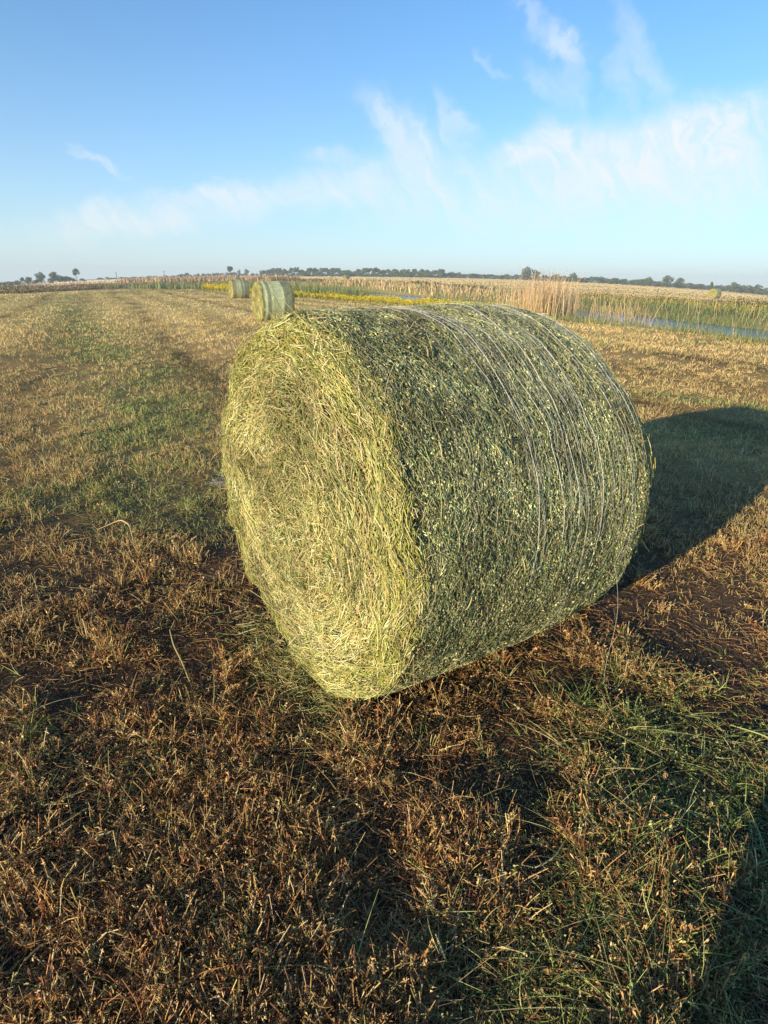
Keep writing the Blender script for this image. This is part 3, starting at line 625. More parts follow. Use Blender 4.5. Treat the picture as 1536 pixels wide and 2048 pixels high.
def build_green():
    G = Geo(); g = np.random.default_rng(8)
    dn = lambda x, y: np.clip(field_cols(x, y) * 0.9 + 0.03, 0, 1)
    LONG = [(0.36, 0.42, 0.13), (0.28, 0.35, 0.10), (0.48, 0.50, 0.20), (0.56, 0.54, 0.26), (0.22, 0.30, 0.08)]
    rg = lambda x, y: np.clip(np.exp(-((x - 1.0) / .45) ** 2 - ((y - 1.6) / .55) ** 2) + .6 * np.exp(-((x + 1.3) / .35) ** 2 - ((y - 1.7) / .3) ** 2) + .5 * np.exp(-((x - .6) / .4) ** 2 - ((y - 1.0) / .25) ** 2) + .7 * np.exp(-((x + 2.0) / .9) ** 2 - ((y - 4.2) / .5) ** 2) + .03, 0, 1)
    clumps(G, g, 3000, 0.55, 7, 1.3, 9, 0.15, 0.012, 0.0034, LONG, gfac=0, dens=rg, tilt=1.5, curl=.45, tube=False, m=6)
    P, C = clumps(G, g, 6000, 0.55, 9, 1.3, 11, 0.065, 0.03, 0.0022, GREEN, dens=dn, tilt=0.8, curl=0.5, tube=False); leafy(G, g, P, C, 4)
    clumps(G, g, 7000, 7, 40, 1.1, 8, 0.07, 0.08, 0.003, GREEN, dens=dn, tilt=0.6, curl=0.4, tube=False, m=3)
    # alfalfa leaflets in the green patches
    n = 90000; x, y, r = scatter(n, 0.55, 20, 1.3, g=g); n = len(x); k = (g.random(n) < dn(x, y)) & outside_bale(x, y, -0.02) & on_field(x, y); x, y, r = x[k], y[k], r[k]; n = len(x)
    Nn = unit(rdir(n, g) + np.array([0, 0, .5])); D = rdir(n, g); D = unit(D - Nn * (D * Nn).sum(-1, keepdims=True)); sz = (1 + 0.12 * r)
    G.leaf(np.stack([x, y, ground_z(x, y) + g.gamma(2, 0.012, n)], -1), D, Nn, g.uniform(0.005, 0.012, n) * sz, g.uniform(0.003, 0.006, n) * sz, pal(GREEN, n, 0.2, g=g))
    o = G.build('grass', M_grass); tag(o, 'low green regrowth and fallen leaf between the stubble', 'grass', kind='stuff')
build_litter(); build_stubble(); build_green()
def build_spill():
    g = np.random.default_rng(88); G = Geo(); n = 3200; u = np.where(g.random(n) < .6, -np.abs(g.normal(0, .10, n)), g.uniform(0, 1.16, n)); v = np.where(u < 0, g.normal(0, .24, n), g.choice([-1, 1], n) * (.17 + np.abs(g.normal(0, .10, n))))
    x = BAx + a3[0] * u + b3[0] * v; y = BAy + a3[1] * u + b3[1] * v; z = ground_z(x, y) + g.gamma(2, .012, n); s_ = np.linspace(-.5, .5, 4); h = g.uniform(0, 2 * pi, n); ln = g.gamma(2.2, .016, n) + .01; tl = g.normal(0, .3, n)
    D = np.stack([np.cos(h), np.sin(h), tl], -1); K = g.normal(0, .5, (n, 3)) * np.array([1, 1, .3]); P = np.stack([x, y, z], -1)[:, None] + (D[:, None] * s_[None, :, None] + K[:, None] * (s_ ** 2)[None, :, None]) * ln[:, None, None]
    G.tube(P, g.uniform(.0006, .0013, n)[:, None], pal(FACE + GREEN[:3], n, .2, g=g), g=g)
    tag(G.build('spilled_hay', M_straw), 'loose green and yellow hay fallen round the foot of the big bale', 'loose hay', kind='stuff')
build_spill()

# countable green grass tufts and single stalks lying close by
def tuft(x, y, n, h, seed, label, lean=0.6, w=0.0032):
    g = np.random.default_rng(seed); m = 6; s = np.linspace(0, 1, m)
    a = g.uniform(0, 2 * pi, n); ln = h * g.uniform(0.5, 1.15, n)
    D = unit(np.stack([np.cos(a) * lean * g.random(n), np.sin(a) * lean * g.random(n), np.ones(n)], -1)); K = np.stack([np.cos(a), np.sin(a), -0.9 + 0 * a], -1) * g.uniform(0.1, 0.7, n)[:, None]
    z0 = float(ground_z(x, y)); P = np.stack([g.normal(0, .012, n), g.normal(0, .012, n), 0 * a - 0.004], -1)[:, None] + (D[:, None] * s[None, :, None] + K[:, None] * (s ** 2)[None, :, None]) * ln[:, None, None]
    P[..., 2] = np.maximum(P[..., 2], 0.002)
    G = Geo(); W = unit(np.cross(D, rdir(n, g))); G.ribbon(P, W, w * np.linspace(1, 0.15, m)[None], pal([(0.17, 0.26, 0.06), (0.24, 0.33, 0.08), (0.32, 0.37, 0.12), (0.12, 0.18, 0.05)], n, 0.15, g=g))
    o = G.build('grass_tuft', M_grass); o.location = (x, y, z0); tag(o, label, 'grass tuft', 'green grass tufts in the stubble')
tuft(-1.28, 1.66, 40, 0.11, 1, 'green grass tuft in the stubble near the left edge')
tuft(-0.33, 0.87, 34, 0.13, 2, 'green grass tuft at the bottom edge left of the middle')
tuft(0.56, 1.03, 34, 0.09, 3, 'green grass tuft beside the photographer shadow at lower right')
tuft(0.98, 1.72, 46, 0.14, 4, 'long bladed green grass tuft to the right of the big bale foot', 1.1)
tuft(0.80, 1.88, 40, 0.15, 5, 'sprawling green grass tuft nearest the big bale foot', 1.3)
tuft(1.20, 1.48, 30, 0.12, 6, 'green grass tuft low at the right below the bale', 1.1)
tuft(0.16, 1.72, 16, 0.10, 7, 'short yellow green tuft of upright cut grass below the bale front', 0.3)
def stalk(pts, r, col, label):
    P = np.array(pts, float); t = np.linspace(0, 1, len(P)); s = np.linspace(0, 1, 24)
    Q = np.stack([np.interp(s, t, P[:, k]) for k in range(3)], -1)
    for _ in range(3): Q[1:-1] = (Q[:-2] + 2 * Q[1:-1] + Q[2:]) / 4
    o0 = Q[0].copy(); zb = float(ground_z(o0[0], o0[1])); o0[2] = zb
    Q[:, 2] += ground_z(Q[:, 0], Q[:, 1]) - zb; Q[:, :2] -= o0[:2]
    G = Geo(); rr = r * (1 - 0.5 * np.abs(2 * s - 1) ** 3)
    G.tube(Q[None], rr[None], np.array([col]), sides=6); o = G.build('plant_stalk', M_straw, smooth=True); o.location = tuple(o0); tag(o, label, 'stalk', 'single long stalks on the field')
stalk([(-1.86, 3.46, .05), (-1.72, 3.50, .11), (-1.62, 3.40, .11), (-1.55, 3.27, .05)], .0045, (0.62, 0.45, 0.22), 'long pale stalk arched over the stubble left of the big bale')
stalk([(-0.63, 0.90, .03), (-0.57, 0.885, .03), (-0.50, 0.91, .035), (-0.44, 0.96, .03)], .0028, (0.45, 0.48, 0.18), 'thick yellow green stalk curving along the lower left ground')
stalk([(-0.98, 2.28, .08), (-0.93, 2.18, .07), (-0.86, 2.08, .05), (-0.80, 1.98, .02)], .0035, (0.42, 0.36, 0.15), 'bent broken stem pointing up left in front of the bale')
stalk([(-0.24, 1.06, .01), (-0.245, 1.07, .05), (-0.24, 1.09, .09)], .003, (0.50, 0.45, 0.22), 'short upright pale stalk near the bottom middle')
stalk([(0.17, 0.92, .01), (0.155, 0.925, .05), (0.14, 0.94, .085)], .003, (0.55, 0.50, 0.25), 'upright yellow stalk at the bottom right of middle')
stalk([(0.40, 1.17, .03), (0.44, 1.15, .04), (0.50, 1.18, .045), (0.55, 1.24, .04)], .0026, (0.55, 0.48, 0.22), 'curved straw lying right of the bottom middle')
stalk([(1.30, 1.72, .05), (1.38, 1.66, .06), (1.47, 1.58, .05)], .003, (0.35, 0.42, 0.15), 'long green stem lying near the right edge')
def leaf_plant():
    G = Geo(); t = np.linspace(0, 2 * pi, 14, endpoint=False)
    for (cx_, cy_, s_, ti) in [(0, 0, .009, .2), (.012, .004, .008, -.3), (.006, .012, .008, .5)]:
        V = np.stack([cx_ + s_ * np.cos(t), cy_ + s_ * .8 * np.sin(t), .045 + s_ * np.cos(t) * ti], -1)
        V = np.concatenate([V, [[cx_, cy_, .042]]]); G.add(V[None], [(i, (i + 1) % 14, 14) for i in range(14)], np.array([0.14, 0.24, 0.06]))
    G.tube(np.array([[[.008, .006, 0], [.01, .006, .02], [.008, .006, .042]]]), np.array([[.001]]), np.array([[.2, .25, .08]]))
    o = G.build('seedling', M_grass); o.location = (0.37, 1.13, float(ground_z(.37, 1.13))); tag(o, 'small round leaved green seedling in the lower middle stubble', 'seedling')
leaf_plant()
def twine_fuzz():
    g = np.random.default_rng(77); G = Geo(); n = 26; m = 12
    P = np.cumsum(g.normal(0, 0.013, (n, m, 3)), 1) + g.normal(0, 0.03, (n, 1, 3)) * np.array([1, 1.4, .8]); P[..., 2] = np.abs(P[..., 2]) + 0.02
    G.tube(P, np.full((n, 1), 0.0013), pal([(0.5, 0.48, 0.42), (0.35, 0.33, 0.28)], n, .1, g=g), g=g)
    o = G.build('twine_tangle', M_twine); o.location = (-1.32, 4.45, float(ground_z(-1.32, 4.45))); tag(o, 'whitish tangle of loose twine on the stubble behind the left edge of the big bale', 'twine')
twine_fuzz()

# ------------------------------------------------------------------ banks: reeds, rushes, flowers, weeds
def along(poly, y0, y1, o0, o1, n, g):
    ys = g.uniform(y0, y1, n); f = ax_ if poly == 'A' else bx_
    x = f(ys); dx = f(ys + .5) - f(ys - .5); L_ = np.hypot(dx, 1); nx, ny = 1 / L_, -dx / L_
    o = g.uniform(o0, o1, n); return x + nx * o, ys + ny * o
def blades(G, g, x, y, h, w, cols, tilt=0.12, m=4, lodk=0.5, taper=0.25, hj=0.3, bend=0.15):
    n = len(x); r = np.hypot(x, y); z = np.maximum(ground_z(x, y), -0.56); patch = 0.7 + 0.6 * vnoise(x, y, 1.3, 9)
    ln = h * patch * np.clip(g.normal(1, hj, n), .25, 1.9); D = unit(np.stack([g.normal(0, tilt, n), g.normal(0, tilt, n), np.ones(n)], -1)); K = g.normal(0, bend, (n, 3)); K[:, 2] = -np.abs(K[:, 2]) * .5
    s = np.linspace(0, 1, m); P = np.stack([x, y, z - 0.02], -1)[:, None] + (D[:, None] * s[None, :, None] + K[:, None] * (s ** 2)[None, :, None]) * ln[:, None, None]
    W = unit(np.cross(D, rdir(n, g))); C = pal(cols, n, 0.18, g=g)
    G.ribbon(P, W, (lod(r, w * g.uniform(.7, 1.3, n), lodk))[:, None] * np.linspace(1, taper, m)[None], C)
    return P
def heads(G, g, P, size, cols, k=1, spread=0.06, frac=1.0, along_=0.3):
    T = P[:, -1]; B = P[:, -2]; q = g.random(len(T)) < frac; T, B = T[q], B[q]
    T = np.repeat(T, k, 0); B = np.repeat(B, k, 0); n = len(T); u = g.random((n, 1)) * along_
    r = np.hypot(T[:, 0], T[:, 1]); X = T * (1 - u) + B * u + g.normal(0, spread, (n, 3))
    Nn = rdir(n, g); D = unit(rdir(n, g)); D = unit(D - Nn * (D * Nn).sum(-1, keepdims=True)); sz = lod(r, size * g.uniform(.6, 1.4, n), 0.7)
    G.leaf(X, D, Nn, sz * 1.3, sz, pal(cols, n, .15, g=g))
REED = [(0.62, 0.45, 0.24), (0.55, 0.38, 0.20), (0.70, 0.54, 0.32), (0.48, 0.36, 0.17)]
PINK = [(0.44, 0.33, 0.21), (0.52, 0.40, 0.26), (0.38, 0.29, 0.17)]
RUSH = [(0.13, 0.20, 0.09), (0.18, 0.25, 0.10), (0.10, 0.16, 0.10), (0.24, 0.30, 0.12), (0.15, 0.21, 0.14)]
YGREEN = [(0.30, 0.32, 0.08), (0.22, 0.28, 0.08), (0.38, 0.38, 0.10)]
YEL = [(0.74, 0.58, 0.03), (0.64, 0.52, 0.04), (0.80, 0.66, 0.06)]
WEED = [(0.12, 0.13, 0.06), (0.17, 0.18, 0.07), (0.22, 0.16, 0.09), (0.26, 0.18, 0.11), (0.09, 0.11, 0.05)]
def build_banks():
    g = np.random.default_rng(15)
    # reeds
    G = Geo()
    n = 1500; t = g.random(n) ** 1.3; x = 7.3 + t * 2.2 + g.normal(0, .7, n); y = 29 + t * 6.0 + g.normal(0, 1.0, n)
    P = blades(G, g, x, y, 1.5, 0.010, REED, 0.06, lodk=0.36, taper=.4, hj=.25, bend=.08)
    heads(G, g, P, 0.03, [(0.55, 0.42, 0.34), (0.48, 0.38, 0.32)], 5, 0.05, .35, .6)
    x, y = along('A', 34, 46, 4.0, 7.0, 1700, g); blades(G, g, x, y, 0.75, 0.012, REED + YGREEN[:1], 0.08, lodk=0.4, taper=.4)
    x, y = along('A', 26, 34, 4.0, 6.0, 500, g); blades(G, g, x, y, 1.2, 0.012, REED, 0.08, lodk=0.4, taper=.4)
    x, y = along('B', 55, 140, -1.0, 2.0, 4200, g); P = blades(G, g, x, y, 0.70, 0.02, REED + PINK[:1] + RUSH[:2], 0.10, lodk=0.6, taper=.6, hj=.25)
    x, y = along('B', 18, 60, -0.6, 2.5, 420, g); P = blades(G, g, x, y, 0.75, 0.010, REED, 0.12, lodk=0.35, hj=.3); heads(G, g, P, .04, [(0.5, 0.42, 0.33)], 3, .04, .3, .5)
    x, y = along('A', 17, 30, 1.8, 4.5, 110, g); blades(G, g, x, y, 0.95, 0.008, REED, 0.1, lodk=.3, hj=.3)
    x, y = along('B', 160, 198, 0, 10, 6000, g); blades(G, g, x, y, 1.1, 0.03, PINK, 0.08, lodk=.6, taper=.6, hj=.2)
    x, y = along('B', 60, 160, 3, 9, 2500, g); blades(G, g, x, y, 0.35, 0.02, PINK + REED[:1], 0.1, lodk=.5, taper=.6)
    tag(G.build('reeds', M_straw), 'tall tan dry reeds standing along the canal', 'reeds', kind='stuff')
    # rushes
    G = Geo()
    x, y = along('A', 8, 31, 1.2, 3.6, 3600, g); blades(G, g, x, y, 0.50, 0.008, RUSH, 0.12, lodk=.36, hj=.35)
    x, y = along('A', 8, 31, 0.3, 1.4, 3500, g); blades(G, g, x, y, 0.22, 0.007, RUSH + YGREEN + STEM[:2], 0.3, lodk=.4)
    x, y = along('A', 31, 40, 1.6, 4.5, 2600, g); blades(G, g, x, y, 0.7, 0.012, RUSH + YGREEN[:1], 0.14, lodk=.5)
    x, y = along('A', 48, 68, 0.4, 4.5, 5200, g); blades(G, g, x, y, 0.95, 0.015, RUSH[:4] + YGREEN[:1], 0.16, lodk=.5)
    x, y = along('A', 66, 96, 0.5, 4.0, 3500, g); blades(G, g, x, y, 0.9, 0.02, RUSH + YGREEN, 0.16, lodk=.5)
    x, y = along('B', 10, 62, -1.3, 1.0, 7000, g); blades(G, g, x, y, 0.36, 0.012, RUSH + YGREEN[:1] + WEED[:1], 0.2, lodk=.5)
    x, y = along('B', 15, 60, 0.2, 6, 8500, g); blades(G, g, x, y, 0.34, 0.012, RUSH + WEED[:2] + YGREEN[:1], 0.2, lodk=.5)
    tag(G.build('rushes', M_grass), 'green rushes growing out of the canal margin', 'rushes', kind='stuff')
    # yellow flowers
    G = Geo()
    for (y0, y1, o0, o1, n, h) in [(30, 52, 0.1, 1.9, 4200, .40), (52, 70, 0.0, 1.2, 900, .45), (69, 80, 0.0, 1.5, 1100, .65)]:
        x, y = along('A', y0, y1, o0, o1, n, g); P = blades(G, g, x, y, h, 0.01, YGREEN, .22, lodk=.45, hj=.14); heads(G, g, P, .03, YEL, 5, .06, .9, .9)
    x, y = along('A', 50, 72, 3.5, 6, 1000, g); P = blades(G, g, x, y, .95, 0.01, YGREEN, .22, lodk=.45); heads(G, g, P, .03, YEL, 3, .1, .8)
    x, y = along('B', 24, 62, 0.6, 2.6, 1500, g); P = blades(G, g, x, y, .5, 0.01, YGREEN, .2, lodk=.45); heads(G, g, P, .025, YEL, 2, .08, .55)
    tag(G.build('wildflowers', M_grass), 'bright yellow wildflowers along the edge of the canal', 'wildflowers', kind='stuff')
    # weeds
    G = Geo()
    x, y = along('B', 12, 70, 2.5, 7.5, 7500, g); P = blades(G, g, x, y, 0.38, 0.02, WEED, .3, lodk=.7); heads(G, g, P, .05, WEED, 3, .12, .9, 1)
    x, y = along('B', 12, 110, 2.5, 8, 12000, g); k = fbm(x, y, 4.5, 95, 3) > .52; x, y = x[k], y[k]; P = blades(G, g, x, y, 0.52, 0.025, [(0.07, .10, .045), (.10, .13, .05), (.06, .08, .04), (.16, .12, .07)], .3, lodk=.7); heads(G, g, P, .05, [(0.07, .10, .045), (.10, .13, .05), (.14, .11, .07)], 3, .12, .9, 1)
    x, y = along('B', 70, 160, 3, 8, 4200, g); P = blades(G, g, x, y, 0.35, 0.03, WEED + PINK[:1], .3, lodk=.7); heads(G, g, P, .08, WEED, 2, .15, .9, 1)
    n = 5200; yy = g.uniform(40, 96, n); xx = -37.5 - (yy - 45) * .12 - g.uniform(0, 5, n); P = blades(G, g, xx, yy, .34, .02, WEED[:3] + [(0.26, .21, .11), (0.32, .28, .14)], .3, lodk=.6); heads(G, g, P, .05, WEED + PINK, 2, .15, .9, 1)
    n = 2500; xx = g.uniform(-80, -30, n); yy = 96 + g.uniform(0, 12, n) - xx * -0.1; P = blades(G, g, xx, yy, .9, .03, WEED + [(0.30, .2, .12)], .3, lodk=.6)
    tag(G.build('weeds', M_grass), 'dark brown and green weeds on the banks and along the ditch', 'weeds', kind='stuff')
build_banks()

# ------------------------------------------------------------------ trees, poles, birds
def tree_mesh(seed, W=1.0, H=1.0, trunk=0.3, n=420, cols=None, open_=0.0):
    g = np.random.default_rng(seed); G = Geo()
    k = 9; cc = g.normal(0, 1, (k, 3)); cc = unit(cc) * g.uniform(.2, .75, (k, 1)); cc[:, 2] = np.abs(cc[:, 2]) * 1.0 - .2 if trunk > .15 else cc[:, 2] * 1.1 - .12
    rad = g.uniform(.3, .55, k) * (1 - open_ * .4)
    i = g.integers(0, k, n); d = rdir(n, g); P = cc[i] + d * (rad[i] * g.uniform(.5, 1.0, n) ** .5)[:, None]
    P = P * np.array([W * .5, W * .5, H * (1 - trunk) * .5]) + np.array([0, 0, H * (1 + trunk) * .5])
    Nn = unit(d + g.normal(0, .4, (n, 3))); D = unit(np.cross(Nn, rdir(n, g)))
    s = H * g.uniform(.05, .11, n)
    G.leaf(P, D, Nn, s * 1.2, s, pal(cols or [(0.10, 0.125, 0.065), (0.13, 0.155, 0.075), (0.08, 0.105, 0.06)], n, .2, g=g), 0.2)  # default greens lightened, some distance haze put into the leaf colour
    T = Geo(); z = np.linspace(0, H * (trunk + .35), 5)
    T.tube(np.stack([g.normal(0, .01 * H, 5) * (z / H), 0 * z, z], -1)[None], (H * np.array([.03, .024, .02, .014, .008]))[None], np.array([[.09, .07, .05]]), sides=6, g=g)
    for b in range(4):
        a = g.uniform(0, 2 * pi); s_ = np.linspace(0, 1, 4); z0 = H * (trunk * .8 + .06 * b); P_ = np.stack([np.cos(a) * s_ * W * .3, np.sin(a) * s_ * W * .3, z0 + s_ * H * .22], -1)
        T.tube(P_[None], (H * .012 * np.linspace(1, .3, 4))[None], np.array([[.09, .07, .05]]), sides=5, g=g)
    return G, T
class TreeKind:
    def __init__(s, seed, **k):
        G, T = tree_mesh(seed, **k); s.c = G.build('crown', M_tree); s.t = T.build('trunk', M_bark); s.used = False
    def place(s, a, d, H, W, label, group=None):
        x, y = azpos(a, d); r = empty('tree', (x, y, float(ground_z(x, y)) - .1), random.uniform(0, 6.28)); r.scale = (W, W, H)
        for o in (s.c, s.t):
            c = o if not s.used else o.copy()
            if s.used: COL.objects.link(c)
            c.parent = r
        s.used = True; tag(r, label, 'tree', group); return r
kinds = [TreeKind(200 + i, trunk=[.10, .18, .05, .26, .10, .30][i], open_=[0, .25, 0, .4, .1, .5][i], n=700) for i in range(6)]
def px_az(px): return math.degrees(math.atan((px - 774) / 1251.0))
gt = 'trees of the long horizon treeline'; g = np.random.default_rng(55)
# single trees at the far left, on skyline (photo column, distance, height, width)
for (px, d, H, W, k, lab) in [(42, 420, 4.6, 3.0, 3, 'small narrow tree at the far left of the horizon'), (54, 420, 5.2, 6.0, 2, 'round dark tree second from the left edge on the horizon'), (80, 420, 6.8, 6.2, 0, 'round topped tree standing alone between lower bushes at far left'),
        (105, 420, 6.8, 7.5, 4, 'dark domed tree in front of the long low grove at far left'), (152, 420, 8.2, 5.0, 3, 'tall tree on a bare trunk at the right end of the far left grove'), (461, 430, 8.0, 4.8, 5, 'lone tree on a thin trunk above the striped far bale')]:
    kinds[k].place(px_az(px), d, H, W, lab)
for j, (px, H, W) in enumerate([(20, 2.4, 14), (70, 3.0, 5), (118, 4.8, 7), (128, 4.6, 8), (135, 3.6, 6), (5, 2.2, 12), (145, 2.6, 4), (164, 2.4, 4), (33, 3.0, 6)]):
    kinds[2 if j % 2 else 0].place(px_az(px), 425 + 6 * j, H, W, 'low dark bush of the grove at the far left horizon', 'bushes of the far left grove')
for px in np.arange(195, 345, 9): kinds[2].place(px_az(px + g.uniform(-3, 3)), 640, g.uniform(1.5, 3.0), g.uniform(4, 9), 'tiny dark bush on the left skyline behind the dry meadow', 'bushes on the left skyline')
for px in np.arange(348, 530, 7): kinds[[2, 4][int(px) % 2]].place(px_az(px + g.uniform(-3, 3)), 620, g.uniform(2.0, 5.0) * (1 if px < 480 else 1.5), g.uniform(4, 8), 'small dark tree low on the horizon behind the pink reeds', 'trees behind the pink reeds')
for px in np.arange(530, 885, 5.0):
    kinds[[5, 1, 5, 3][g.integers(0, 4)]].place(px_az(px + g.uniform(-2, 2)), g.uniform(500, 560), g.uniform(4.5, 9.0), g.uniform(5, 9), 'thin crowned tree in the straight treeline behind the reeds', gt)
for px in np.arange(532, 885, 6.0): kinds[[2, 0][g.integers(0, 2)]].place(px_az(px), g.uniform(470, 495), g.uniform(2.0, 4.0), g.uniform(4, 7), 'dark low bush at the foot of the straight treeline', 'bushes under the treeline')
for px in np.arange(885, 1540, 7.5):
    kinds[[0, 2, 4, 2][g.integers(0, 4)]].place(px_az(px + g.uniform(-3, 3)), g.uniform(480, 540), g.uniform(3.4, 6.0), g.uniform(6, 10), 'rounded bushy tree in the treeline on the right horizon', 'trees on the right horizon')
for (px, H, W, k, lab) in [(1052, 10.0, 8.5, 0, 'largest dark block shaped tree in the right treeline beside the tall reeds'), (1070, 8.2, 9, 4, 'spreading tree just right of the block shaped tree'), (1145, 7, 6, 0, 'round tree right of the tall reed tops'), (1333, 8.4, 8, 0, 'biggest round tree in the right hand treeline'), (1358, 7.4, 6, 3, 'twin crowned tree right of the biggest round tree'), (1296, 6.6, 6, 0, 'domed tree left of the biggest round tree'), (1470, 7, 8, 4, 'domed tree right of the far pale bale'), (1517, 6.6, 7, 0, 'last domed tree by the right edge')]:
    kinds[k].place(px_az(px), 470, H, W, lab)
kinds[3].place(px_az(1424), 300, 4.6, 1.8, 'small dark upright bush just behind the far pale bale')

def pole(px, d, H, lab):
    x, y = azpos(px_az(px), d); r = empty('utility_pole', (x, y, float(ground_z(x, y)) - .1)); tag(r, lab, 'pole', 'utility poles on the left skyline')
    G = Geo(); z = np.linspace(0, H, 4); G.tube(np.stack([0 * z, 0 * z, z], -1)[None], np.array([[.22, .2, .18, .15]]), np.array([[.12, .1, .08]]), sides=8); G.build('shaft', M_bark, r)
    G = Geo(); t = np.linspace(-.9, .9, 2); G.tube(np.stack([t, 0 * t, 0 * t + H * .93], -1)[None], np.array([[.07, .07]]), np.array([[.12, .1, .08]]), sides=4); G.build('crossarm', M_bark, r)
pole(233, 430, 4.9, 'thin dark utility pole on the left skyline above the dry meadow')
pole(329, 430, 4.9, 'thin dark utility pole just right of the skyline bale')

def bird(px, d, lab, flying=False, z=None, s=1.0):
    x, y = azpos(px_az(px), d); r = empty('bird', (x, y, float(ground_z(x, y)) if z is None else z), random.uniform(0, 6)); tag(r, lab, 'bird', 'white birds on the fields' if not flying else None)
    r.scale = (s,) * 3
    col = np.array([[.8, .78, .72]]) if not flying else np.array([[.05, .05, .05]])
    G = Geo(); t = np.linspace(0, 1, 12)
    if flying: X = np.stack([-.25 + .5 * t, 0 * t, 0 * t], -1); R_ = .06 * np.sin(pi * t) ** .7 + .005
    else: X = np.stack([-.35 + .6 * np.minimum(t * 1.4, 1) + .12 * np.maximum(t - .7, 0), 0 * t, .45 + .12 * t + .9 * np.maximum(t - .62, 0)], -1); R_ = np.interp(t, [0, .15, .4, .6, .72, .9, .95, 1], [.01, .09, .15, .11, .04, .04, .05, .01])
    G.tube(X[None], R_[None], col, sides=8); G.build('body', M_twine, r)
    if flying:
        for sgn in (-1, 1):
            G = Geo(); G.add(np.array([[[.1, 0, 0], [-.1, 0, 0], [-.08, .3 * sgn, .16], [.08, .3 * sgn, .16], [-.12, .6 * sgn, .06]]]), [(0, 1, 2), (0, 2, 3), (3, 2, 4)], col); G.build('wing', M_twine, r)
    else:
        for yy in (-.05, .05):
            G = Geo(); G.tube(np.array([[[-.02, yy, .45], [-.02, yy, .2], [0, yy, 0]]]), np.array([[.015]]), np.array([[.1, .1, .1]])); G.build('leg', M_twine, r)
        G = Geo(); G.tube(np.array([[[.33, 0, .93], [.48, 0, .9]]]), np.array([[.015, .004]]), np.array([[.7, .5, .1]])); G.build('beak', M_twine, r)
bird(571, 260, 'white bird standing before the treeline left of the tiny bale', s=2.0)
bird(657, 280, 'small white bird just left of the tiny bale by the treeline', s=1.4)
bird(271, 230, 'white bird on the dry meadow between the two utility poles', s=1.6)
bird(108, 240, 'white bird by the dirt road below the domed tree', s=1.4)
bird(134, 240, 'white bird by the dirt road near the lone tall tree', s=1.4)

# ------------------------------------------------------------------ the person taking the picture, whose legs throw the shadow at lower right
def skin_mesh(name, chains, material, parent, col):
    """chains: lists of (x, y, z, radius); points closer than a hair are the same joint"""
    V = []; E = []; Rr = []
    def vid(p):
        for i, q in enumerate(V):
            if abs(q[0] - p[0]) + abs(q[1] - p[1]) + abs(q[2] - p[2]) < 1e-4: return i
        V.append(p[:3]); Rr.append(p[3]); return len(V) - 1
    for c in chains:
        ids = [vid(p) for p in c]
        for a, b in zip(ids, ids[1:]): E.append((a, b))
    me = bpy.data.meshes.new(name); me.from_pydata(V, E, []); o = bpy.data.objects.new(name, me); COL.objects.link(o)
    m = o.modifiers.new('skin', 'SKIN'); m.use_smooth_shade = True
    for i, sv in enumerate(me.skin_vertices[0].data): sv.radius = (Rr[i], Rr[i]); sv.use_root = (i == 0)
    ss = o.modifiers.new('sub', 'SUBSURF'); ss.levels = 2; ss.render_levels = 2
    mt = bpy.data.materials.new(name); mt.use_nodes = True; b = mt.node_tree.nodes['Principled BSDF']; b.inputs['Base Color'].default_value = (*col, 1); b.inputs['Roughness'].default_value = .7
    me.materials.append(mt); o.parent = parent; return o
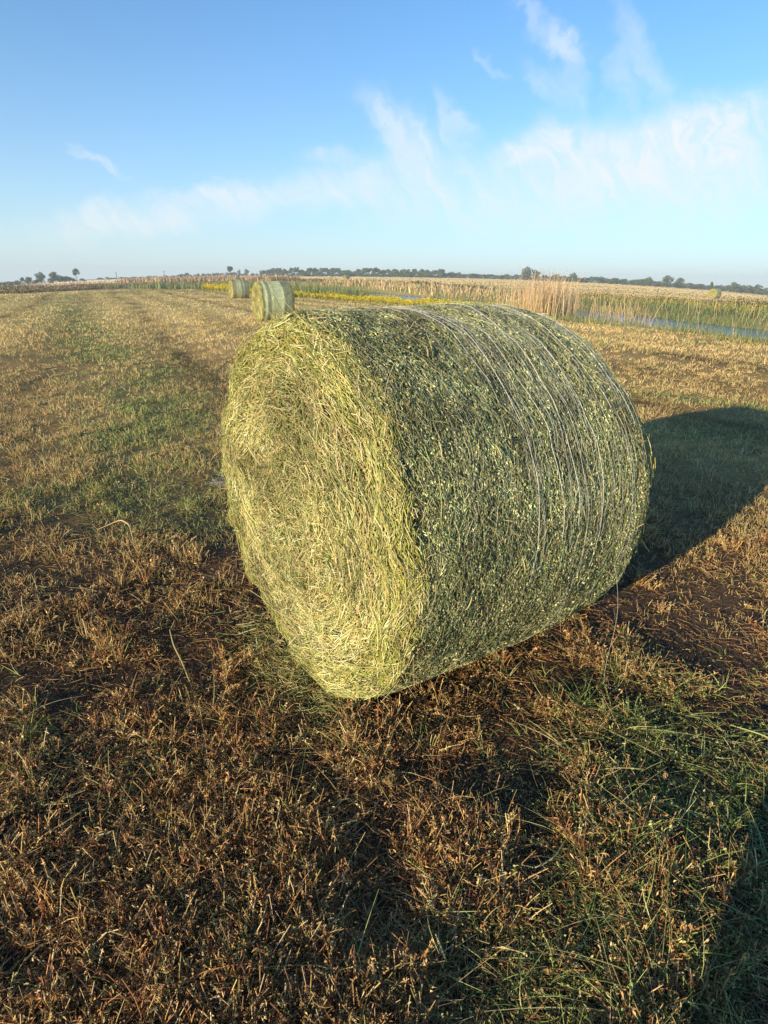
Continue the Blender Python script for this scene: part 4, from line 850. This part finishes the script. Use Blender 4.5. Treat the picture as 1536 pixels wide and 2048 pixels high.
def build_person():
    r = empty('person', (0.0, -0.295, float(ground_z(.02, -.3)))); tag(r, 'person taking the picture whose leg shadow falls across the lower right corner', 'person')
    LF, RF = (-.11, .05), (.12, -.03)
    pel = (0, -.02, .95, .125); chest = (0, -.03, 1.3, .135); neck = (0, -.01, 1.49, .055); headc = (0, .03, 1.64, .085); top = (0, .02, 1.74, .07)
    def leg(f, sx, k=1.0): return [pel[:3] + (pel[3] * k,), (sx * .09, -.01, .88, .095 * k), (f[0], f[1] * .6 + .02, .49, .062 * k), (f[0], f[1], .09, .042 * k)]
    def foot(f): return [(f[0], f[1], .09, .042), (f[0], f[1] - .03, .045, .04), (f[0], f[1] + .09, .035, .042), (f[0], f[1] + .16, .03, .032)]
    def arm(sx): return [chest, (sx * .17, -.02, 1.40, .06), (sx * .22, .02, 1.16, .045), (sx * .11, .19, 1.40, .034), (sx * .075, .245, 1.50, .024)]
    def hand(sx):
        w = (sx * .075, .245, 1.50, .024); p = (sx * .062, .272, 1.545, .026); C = [[w, p]]
        for i, (dx, dz, L_) in enumerate([(.0, .028, .06), (.004, .014, .066), (.006, -.002, .062), (.004, -.018, .05)]):
            k = (sx * (.064 + dx), .280, 1.552 + dz, .010)
            C.append([p, k, (sx * (.058 + dx), .292, 1.556 + dz, .0085), (sx * (.044 + dx), .297, 1.558 + dz, .008), (sx * (.03 + dx), .296, 1.559 + dz, .007)])
        C.append([p, (sx * .055, .262, 1.565, .011), (sx * .038, .268, 1.578, .0095), (sx * .022, .272, 1.582, .008)])
        return C
    skin_mesh('body', [[pel, chest, neck, headc, top], [headc, (0, .115, 1.635, .018)], [headc, (.085, .02, 1.64, .014)], [headc, (-.085, .02, 1.64, .014)], leg(LF, -1), leg(RF, 1), foot(LF), foot(RF), arm(-1), arm(1)] + hand(-1) + hand(1), None, r, (.45, .29, .21))
    skin_mesh('trousers', [[(0, -.02, 1.02, .14), pel[:3] + (.145,)], leg(LF, -1, 1.3)[0:1] + [(q[0], q[1], q[2], q[3] * 1.0) for q in leg(LF, -1, 1.3)[1:3]] + [(LF[0], LF[1], .08, .075)], leg(RF, 1, 1.3)[0:1] + leg(RF, 1, 1.3)[1:3] + [(RF[0], RF[1], .08, .075)]], None, r, (.03, .035, .05))
    skin_mesh('shirt', [[(0, -.02, .93, .15), (0, -.025, 1.12, .15), (0, -.03, 1.3, .155), (0, -.015, 1.45, .075)], [(0, -.03, 1.3, .155), (-.17, -.02, 1.40, .078), (-.2, 0, 1.27, .07)], [(0, -.03, 1.3, .155), (.17, -.02, 1.40, .078), (.2, 0, 1.27, .07)]], None, r, (.06, .07, .09))
    skin_mesh('hair', [[(0, -.03, 1.63, .075), (0, -.01, 1.72, .082), (0, .045, 1.755, .055)]], None, r, (.03, .02, .015))
    for f in (LF, RF): skin_mesh('shoe', [[(f[0], f[1] - .035, .05, .05), (f[0], f[1] + .09, .042, .05), (f[0], f[1] + .175, .035, .038)]], None, r, (.05, .04, .035))
    # the phone in both hands, its lens where the picture was taken from
    ph = bpy.data.meshes.new('mobile_phone'); w, h, t = .037, .078, .0045
    ph.from_pydata([(x, y, z) for z in (-t, t) for y in (-h, h) for x in (-w, w)], [], [(0, 2, 3, 1), (4, 5, 7, 6), (0, 1, 5, 4), (2, 6, 7, 3), (0, 4, 6, 2), (1, 3, 7, 5)])
    o = bpy.data.objects.new('mobile_phone', ph); COL.objects.link(o); bv = o.modifiers.new('b', 'BEVEL'); bv.width = .003; bv.segments = 3
    o.matrix_world = cam.matrix_world @ Matrix.Translation((0, -.05, .008)); mt = bpy.data.materials.new('phone_case'); mt.use_nodes = True; mt.node_tree.nodes['Principled BSDF'].inputs['Base Color'].default_value = (.02, .02, .022, 1); mt.node_tree.nodes['Principled BSDF'].inputs['Roughness'].default_value = .3; ph.materials.append(mt)
    tag(o, 'black phone held up in both hands of the person taking the picture', 'phone')
build_person()

# ------------------------------------------------------------------ air
def build_haze():
    me = bpy.data.meshes.new('haze'); a = 1560; z0, z1 = -45, 20
    me.from_pydata([(x, y, z) for z in (z0, z1) for y in (-a, a) for x in (-a, a)], [], [(0, 2, 3, 1), (4, 5, 7, 6), (0, 1, 5, 4), (2, 6, 7, 3), (0, 4, 6, 2), (1, 3, 7, 5)])
    o = bpy.data.objects.new('haze', me); COL.objects.link(o)
    m = bpy.data.materials.new('haze'); m.use_nodes = True; t = m.node_tree; t.nodes.clear(); ou = t.nodes.new('ShaderNodeOutputMaterial'); v = t.nodes.new('ShaderNodeVolumePrincipled')
    v.inputs['Density'].default_value = 0.0006; v.inputs['Color'].default_value = (.78, .94, 1, 1); v.inputs['Anisotropy'].default_value = 0.0
    t.links.new(v.outputs[0], ou.inputs['Volume']); me.materials.append(m); tag(o, 'thin pale haze over the far fields', 'haze', kind='stuff')
build_haze()
